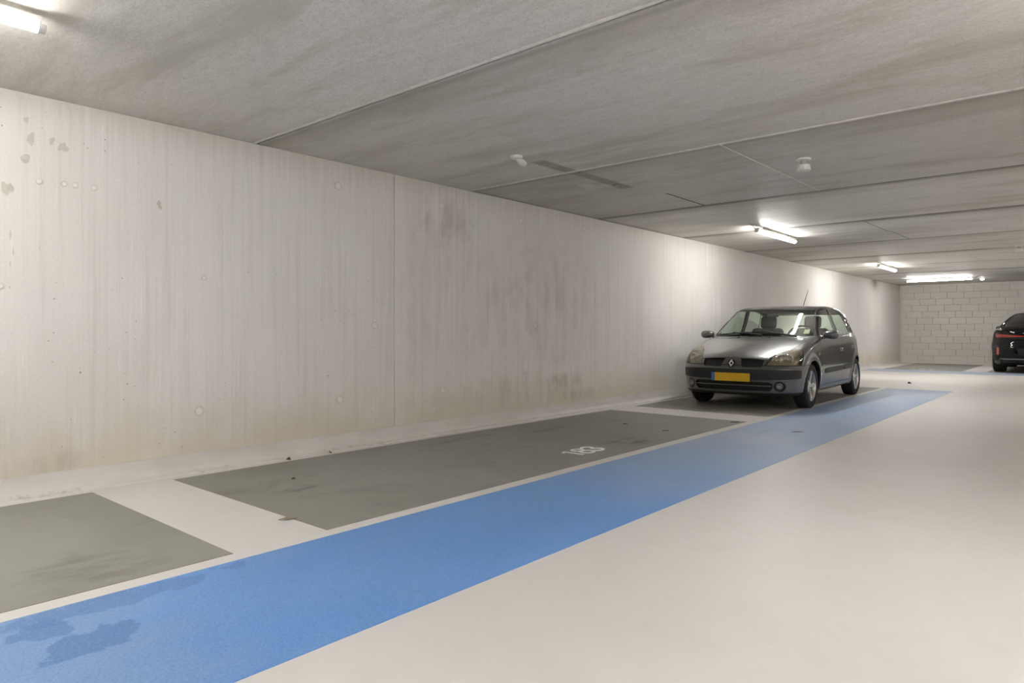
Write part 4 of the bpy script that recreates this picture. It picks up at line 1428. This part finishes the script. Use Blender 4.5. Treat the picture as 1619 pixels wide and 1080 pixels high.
# towing eye cover, washer jets, wipers, aerial, sticker
def top_z(x, y):
    zs_ = np.linspace(1.6, .5, 3000)
    fv = clio(np.full_like(zs_, x), np.full_like(zs_, y), zs_)
    return float(zs_[np.argmax(fv < 0)])
for jx in (-.28, .16):
    bm = bmesh.new(); z = top_z(jx, 1.03)
    add_box(bm, Vector((jx - .014, 1.015, z - .004)) - Vector(ORG), Vector((jx + .014, 1.05, z + .012)) - Vector(ORG), 0.005)
    bm_obj('washer_jet', bm, M_BLK, car)
for (a, b, pv) in (((-.63, 1.235), (-.17, 1.235), (.02, 1.145)), ((-.19, 1.235), (.24, 1.235), (.50, 1.155))):
    wp = empty('wiper', (0, 0, 0)); wp.parent = car
    def wpt(x, y, up):
        return Vector((x, y - up * .6, top_z(x, y) + up * .8)) - Vector(ORG)
    n = 8
    bm = bmesh.new()
    add_tube(bm, [wpt(a[0] + (b[0] - a[0]) * i / n, a[1] + (b[1] - a[1]) * i / n, .014) for i in range(n + 1)], 0.008, 6)
    bm_obj('wiper_blade', bm, M_BLK, wp)
    bm = bmesh.new()
    mid = ((a[0] + b[0]) / 2 - .04, (a[1] + b[1]) / 2)
    add_tube(bm, [wpt(pv[0], pv[1], .018), wpt(pv[0] * .6 + mid[0] * .4, pv[1] * .6 + mid[1] * .4, .036), wpt(mid[0], mid[1], .026)], [0.014, 0.011, 0.009], 8)
    bm_obj('wiper_arm', bm, M_BLK, wp)
bm = bmesh.new()
az = top_z(.02, 3.08)
add_lathe(bm, [(0.028, -0.004), (0.026, 0.01), (0.012, 0.022), (0, 0.024)], 16, Matrix.Translation(Vector((.02, 3.08, az)) - Vector(ORG)))
bm_obj('aerial_base', bm, M_BLK, car, True)
bm = bmesh.new()
add_tube(bm, [Vector((.02, 3.08, az + .015)) - Vector(ORG), Vector((.02, 3.17, az + .11)) - Vector(ORG), Vector((.02, 3.38, az + .325)) - Vector(ORG)], [0.007, 0.006, 0.0035], 6)
bm_obj('aerial', bm, M_BLK, car)
bm = bmesh.new()
def wsp(x, z, off):
    ys_ = np.linspace(.9, 2.0, 2500)
    fv = clio(np.full_like(ys_, x), ys_, np.full_like(ys_, z))
    return Vector((x, float(ys_[np.argmax(fv < 0)]) + off, z)) - Vector(ORG)
add_prism(bm, [wsp(.545, .985, .018), wsp(.620, .985, .018), wsp(.612, 1.045, .018), wsp(.545, 1.045, .018)], (0, .5, -.8), 0, 0.001)
bm_obj('paper_sticker', bm, simple('cream sticker', (0.45, 0.39, 0.26), 0.7, nz=.15, nsc=60), car)
# cabin
keep = (cz > 0.50) & (cy > 1.0) & (cy < 3.72)
keep &= ~((cz < .94) & (cy < 1.35))
ins = {k: 0 for k in ('body', 'gap', 'fdR', 'fdL', 'rdR', 'rdL', 'tailgate')}
em(ins, 'cabin_lining', [M_INT], offset=-0.035, flip=True, extra=keep & (cz < 1.33))
em(ins, 'headlining', [M_LINER], offset=-0.035, flip=True, extra=keep & (cz >= 1.33))
bm = bmesh.new(); add_box(bm, Vector((-.70, 1.20, .62)) - Vector(ORG), Vector((.70, 1.72, .915)) - Vector(ORG), 0.06); bm_obj('dashboard', bm, M_INT, car, 'all')
bm = bmesh.new(); add_box(bm, Vector((-.66, 1.25, .24)) - Vector(ORG), Vector((.66, 3.4, .30)) - Vector(ORG)); bm_obj('cabin_floor', bm, M_INT, car)
seat(car, ORG, -.34, 2.22, .50, (0,)); seat(car, ORG, .34, 2.22, .50, (0,)); seat(car, ORG, 0, 3.02, 1.22, (), 'rear_seat', 0.20)
bm = bmesh.new(); add_box(bm, Vector((-.58, 3.28, .86)) - Vector(ORG), Vector((.58, 3.60, .90)) - Vector(ORG), .01); bm_obj('parcel_shelf', bm, M_INT, car)
bm = bmesh.new()
M = Matrix.Translation(Vector((.35, 1.80, .93)) - Vector(ORG)) @ Matrix.Rotation(math.radians(65), 4, 'X')
add_lathe(bm, [(0.185 + 0.016 * math.cos(t), 0.016 * math.sin(t)) for t in [2 * math.pi * k / 8 for k in range(8)]], 32, M, True)
add_box(bm, (-.01, -.01, -.01), (.01, .01, .01))
bm_obj('steering_wheel', bm, M_BLK, car, True)
bm = bmesh.new(); add_box(bm, wsp(0, 1.255, .05) - Vector((.085, .012, .024)), wsp(0, 1.255, .05) + Vector((.085, .012, .024)), .012); bm_obj('interior_mirror', bm, M_BLK, car, 'all')
for s_ in (1, -1):
    wheel(car, ORG, (s_ * .712, FA, WR), WR, .178, s_, .197, 5)
    wheel(car, ORG, (s_ * .702, RA, WR), WR, .178, s_, .197, 5)
del sh

# ---------------------------------------------------------------- black saloon in the back bay, tail towards the viewer
SL = 4.75
sT = curve([(-.2, .45), (0, .66), (.1, .76), (.5, .90), (1.2, 1.01), (1.30, 1.04), (1.6, 1.21), (2.0, 1.405), (2.3, 1.475), (2.6, 1.502), (2.9, 1.505), (3.3, 1.465), (3.6, 1.395), (3.9, 1.295), (4.2, 1.175), (4.32, 1.13), (4.45, 1.115), (4.62, 1.105), (4.68, 1.095), (4.72, 1.03), (4.78, .85), (4.9, .6)], -.4, 5.2)
sW = curve([(0, .80), (.2, .86), (.35, .91), (.5, .938), (.65, .945), (.80, .938), (.92, .918), (1.0, .895), (1.05, .875), (1.09, .845), (1.2, .775), (1.35, .675), (1.45, .60), (1.52, .54), (1.8, .3)], -.1, 1.9)
sP = curve([(-.3, .88), (0, .92), (.5, .97), (1.2, 1.0), (3.4, 1.0), (4.2, .985), (4.75, .955), (5.2, .93)], -.5, 5.3)
sR = curve([(0, .25), (.22, .14), (.30, .07), (.38, .03), (.48, .0), (.60, .0), (.68, .02), (.80, .045), (.90, .035), (1.0, .03), (1.07, .01), (1.12, .02), (1.3, .1), (1.8, .4)], -.1, 1.9)
sN = curve([(0, .2), (.2, .08), (.4, .01), (.6, 0), (.7, .03), (.8, .12), (1.8, .9)], -.1, 1.9)
SFA, SRA, SWR = .88, 3.85, .345
def saloon(x, y, z):
    ax = np.abs(x)
    fr = 1 - smooth((y - 2.2) / .6)
    ye = y - .06 * (ax / .7) ** 2 * fr + .10 * (ax / .7) ** 2.2 * (1 - fr)
    e = .01
    sl = (sT(ye + e) - sT(ye - e)) / (2 * e)
    ft = (z - sT(ye) + .045 * (ax / .7) ** 2) / np.sqrt(1 + sl * sl)
    w = sW(z) * sP(y)
    for yc in (SFA, SRA):
        rr = np.sqrt((y - yc) ** 2 + (z - SWR) ** 2)
        w = w + .020 * np.exp(-((rr - .41) / .08) ** 2)
    fs = (ax - w) * .93
    ff = (sN(z) + .12 * (ax / .9) ** 2 + .35 * (ax / .92) ** 6 - y) * .8
    fb = (y - (SL - sR(z) - .07 * (ax / .9) ** 2 - .50 * (ax / .95) ** 5.5)) * .85
    fo = .20 - z
    f = smax(fs, ft, .06)
    f = smax(f, ff, .05); f = smax(f, fb, .04); f = smax(f, fo, .05)
    for yc in (SFA, SRA):
        rr = np.sqrt((y - yc) ** 2 + (z - SWR) ** 2) - .385
        f = smax(f, -smax(rr, .58 - ax, .01), .012)
    return f
q_rw = lambda x, y, z: mx(poly_sdf(x, z, [(-.66, 1.15), (.66, 1.15), (.56, 1.40), (.50, 1.445), (-.50, 1.445), (-.56, 1.40)]), 3.1 - y)
q_ws = lambda x, y, z: mx(poly_sdf(x, z, [(-.74, 1.06), (.74, 1.06), (.56, 1.43), (-.56, 1.43)]), y - 2.3)
q_tl = lambda x, y, z: mx(poly_sdf(np.abs(x), z, [(.20, .886), (.22, .905), (.55, .925), (.78, .955), (.835, .958), (.835, .868), (.78, .862), (.55, .868)]), 4.35 - y)
q_rf = lambda x, y, z: mx(poly_sdf(np.abs(x), z, [(.755, .44), (.755, .61), (.80, .63), (.81, .44)]), 4.3 - y)
q_df = lambda x, y, z: mx(poly_sdf(x, z, [(-.74, .1), (-.72, .33), (-.40, .37), (.40, .37), (.72, .33), (.74, .1)]), 4.3 - y)
q_pr = lambda x, y, z: mx(poly_sdf(x, z, [(-.40, .60), (.40, .60), (.33, .45), (-.33, .45)], .01), 4.3 - y)
q_tk = lambda x, y, z: mx(poly_sdf(x, z, [(-.62, .72), (.62, .72), (.66, .90), (.66, 1.5), (-.66, 1.5), (-.66, .90)]), 4.36 - y)
q_bp = lambda x, y, z: mx(z - .70, 4.24 - y)
sd_ = lambda pts: (lambda x, y, z: mx(poly_sdf(y, z, pts), .45 - np.abs(x)))
SWIN = (([(1.50, 1.075), (1.75, 1.215), (2.05, 1.345), (2.30, 1.40), (2.62, 1.415), (2.66, 1.08)]), ([(2.74, 1.08), (2.70, 1.415), (3.0, 1.405), (3.30, 1.36), (3.62, 1.25), (3.86, 1.12), (3.80, 1.085)]))
SDR = (([(1.40, .30), (1.36, .75), (1.42, 1.03), (1.75, 1.24), (2.05, 1.375), (2.35, 1.43), (2.67, 1.44), (2.70, 1.05), (2.70, .30)]), ([(2.706, .30), (2.706, 1.05), (2.676, 1.44), (3.0, 1.43), (3.32, 1.385), (3.65, 1.27), (3.75, 1.02), (3.55, .75), (3.42, .50), (3.40, .30)]))
q_ln = lambda x, y, z: mx(np.minimum(np.sqrt((y - SFA) ** 2 + (z - SWR) ** 2), np.sqrt((y - SRA) ** 2 + (z - SWR) ** 2)) - .393, np.abs(x) - 1.06)
sh = Shell(saloon, (-1.05, -.08, .12), (1.05, SL + .1, 1.60), .025)
for g, lv in [(q_rw, (0, .022)), (q_ws, (0, .02)), (q_tl, (0,)), (q_rf, (0,)), (q_df, (0,)), (q_pr, (0,)), (q_tk, (-.003, .003)), (q_bp, (-.003, .003)), (q_ln, (0,))] + [(sd_(p), (0, .018)) for p in SWIN] + [(sd_(p), (-.003, .003)) for p in SDR]:
    for q in lv:
        sh.cut(g, q)
sh.finish()
cx, cy, cz = sh.C.T
V = lambda g: g(cx, cy, cz)
sh.name(V(q_ln) < 0, 'liner'); sh.name(cz < .215, 'under')
sh.name(V(q_rw) < 0, 'rw'); sh.name(V(q_rw) < .022, 'rws'); sh.name(V(q_ws) < 0, 'ws'); sh.name(V(q_ws) < .02, 'wss')
for k, sd in ((cx > 0, 'R'), (cx <= 0, 'L')):
    for i in (0, 1):
        sh.name((V(sd_(SWIN[i])) < 0) & k, f'w{i}{sd}'); sh.name((V(sd_(SWIN[i])) < .018) & k, f'ws{i}{sd}')
        sh.name((V(sd_(SDR[i])) < -.003) & k, f'd{i}{sd}')
    sh.name((V(q_tl) < 0) & k, 'tl' + sd); sh.name((V(q_rf) < 0) & k, 'rf' + sd)
sh.name((V(sd_(SDR[0])) < .003) | (V(sd_(SDR[1])) < .003), 'gap')
sh.name(V(q_df) < 0, 'df'); sh.name(V(q_pr) < 0, 'pr')
sh.name(V(q_tk) < -.003, 'tk'); sh.name(V(q_tk) < .003, 'gap')
sh.name(V(q_bp) < -.003, 'bp'); sh.name(V(q_bp) < .003, 'gap')
SORG = (0, 2.4, 0)
sal = empty('saloon_car', (-1.175, 20.17 + SL - 2.4, .0035), math.pi, 'glossy black saloon car seen from behind at the right edge, before the block wall', 'car')
def es(labs, name, mats, parent=None, **kw):
    return sh.emit(labs, name, mats, parent or sal, SORG, **kw)
es({'body': 0, 'gap': 1}, 'body', [P_BLACK, M_GAP]); es({'under': 0, 'liner': 0}, 'underbody', [M_BLK])
t = es({'tk': 0}, 'boot_lid', [P_BLACK], rim=.01)
b = es({'bp': 0}, 'rear_bumper', [P_BLACK], rim=.01)
es({'df': 0}, 'diffuser', [M_BLK], b, offset=-.02); es({'pr': 0}, 'plate_recess', [M_BLK], b, offset=-.02)
es({'rw': 0}, 'rear_window', [G_DARK], offset=-.004); es({'rws': 0}, 'rear_window_seal', [M_SEAL], offset=-.002)
es({'ws': 0}, 'windshield', [G_DARK], offset=-.004); es({'wss': 0}, 'windshield_seal', [M_SEAL], offset=-.002)
for sd in 'RL':
    s_ = 1 if sd == 'R' else -1
    for i in (0, 1):
        d = es({f'd{i}{sd}': 0}, 'door', [P_BLACK], rim=.01)
        es({f'w{i}{sd}': 0}, 'door_window', [G_DARK], d, offset=-.005); es({f'ws{i}{sd}': 0}, 'window_seal', [M_SEAL], d, offset=-.002)
        bm = bmesh.new()
        hy = (2.52, 3.40)[i]
        xs_ = np.linspace(1.1, .4, 2500)
        hx = s_ * xs_[np.argmax(saloon(xs_, np.full_like(xs_, hy), np.full_like(xs_, .93)) < 0)]
        add_box(bm, Vector((hx - .012, hy - .10, .915)) - Vector(SORG), Vector((hx + .012, hy + .08, .945)) - Vector(SORG), .008)
        bm_obj('door_handle', bm, P_BLACK, d, 'all')
    tl = es({'tl' + sd: 0}, 'tail_light', [M_RED], offset=.003, rim=.012)
    bm = bmesh.new()
    prev = None
    for i in range(15):
        x = s_ * (.30 + .44 * i / 14)
        z = .889 + .026 * i / 14
        ys_ = np.linspace(SL + .1, 4.0, 2000)
        y = float(ys_[np.argmax(saloon(np.full_like(ys_, x), ys_, np.full_like(ys_, z)) < 0)]) + .004
        ring = [bm.verts.new(Vector((x, y + a, z + c)) - Vector(SORG)) for a, c in ((-.004, -.007), (.004, -.006), (.004, .006), (-.004, .007))]
        if prev:
            for k in range(4):
                bm.faces.new((prev[k], prev[(k + 1) % 4], ring[(k + 1) % 4], ring[k]))
        else:
            bm.faces.new(ring)
        prev = ring
    bm.faces.new(prev)
    bm_obj('light_guide', bm, M_REDL, tl)
    es({'rf' + sd: 0}, 'reflector', [M_REDL], b, offset=.003, rim=.008)
    mr = empty('door_mirror', Vector((s_ * .985, 1.62, 1.09)) - Vector(SORG)); mr.parent = sal
    bm = bmesh.new()
    bmesh.ops.create_uvsphere(bm, u_segments=24, v_segments=16, radius=1)
    for v in bm.verts:
        p = v.co
        sg = lambda q, e: math.copysign(abs(q) ** e, q)
        v.co = (sg(p.x, .75) * .115, min(sg(p.y, .8) * .10, .05), sg(p.z, .75) * .070)
    bm_obj('mirror_housing', bm, P_BLACK, mr, 'all')
    bm = bmesh.new()
    add_prism(bm, [(.095 * math.copysign(abs(math.cos(a)) ** .8, math.cos(a)), .0505, .054 * math.copysign(abs(math.sin(a)) ** .8, math.sin(a))) for a in [2 * math.pi * k / 20 for k in range(20)]], (0, 1, 0), 0, .003)
    bm_obj('mirror_glass', bm, M_CHROME, mr)
    bm = bmesh.new()
    add_tube(bm, [(s_ * -.20, .02, -.07), (s_ * -.12, .01, -.06), (s_ * -.05, 0, -.045)], [.02, .02, .025], 10)
    bm_obj('mirror_arm', bm, P_BLACK, mr, 'all')
    wheel(sal, SORG, (s_ * .80, SFA, SWR), SWR, .24, s_, .245, 5); wheel(sal, SORG, (s_ * .80, SRA, SWR), SWR, .26, s_, .245, 5)
def back_y(x, z):
    ys_ = np.linspace(SL + .1, 3.8, 2500)
    return float(ys_[np.argmax(saloon(np.full_like(ys_, x), ys_, np.full_like(ys_, z)) < 0)])
bm = bmesh.new()
prev = None
for i in range(25):
    x = -.74 + 1.48 * i / 24
    y = back_y(x, .345) + .002
    ring = [bm.verts.new(Vector((x, y + a, .345 + c)) - Vector(SORG)) for a, c in ((-.01, -.012), (.008, -.010), (.008, .010), (-.01, .012))]
    if prev:
        for k in range(4):
            bm.faces.new((prev[k], prev[(k + 1) % 4], ring[(k + 1) % 4], ring[k]))
    else:
        bm.faces.new(ring)
    prev = ring
bm.faces.new(prev)
bm_obj('bumper_moulding', bm, simple('satin grey strip', (.25, .25, .25), .3, .7), b)
bm = bmesh.new(); add_box(bm, Vector((-.75, 1.3, .35)) - Vector(SORG), Vector((.75, 4.2, .45)) - Vector(SORG)); bm_obj('cabin_floor', bm, M_INT, sal)
seat(sal, SORG, -.38, 2.55, .54, (0,)); seat(sal, SORG, .38, 2.55, .54, (0,)); seat(sal, SORG, 0, 3.45, 1.35, (-.4, .4), 'rear_seat')
del sh
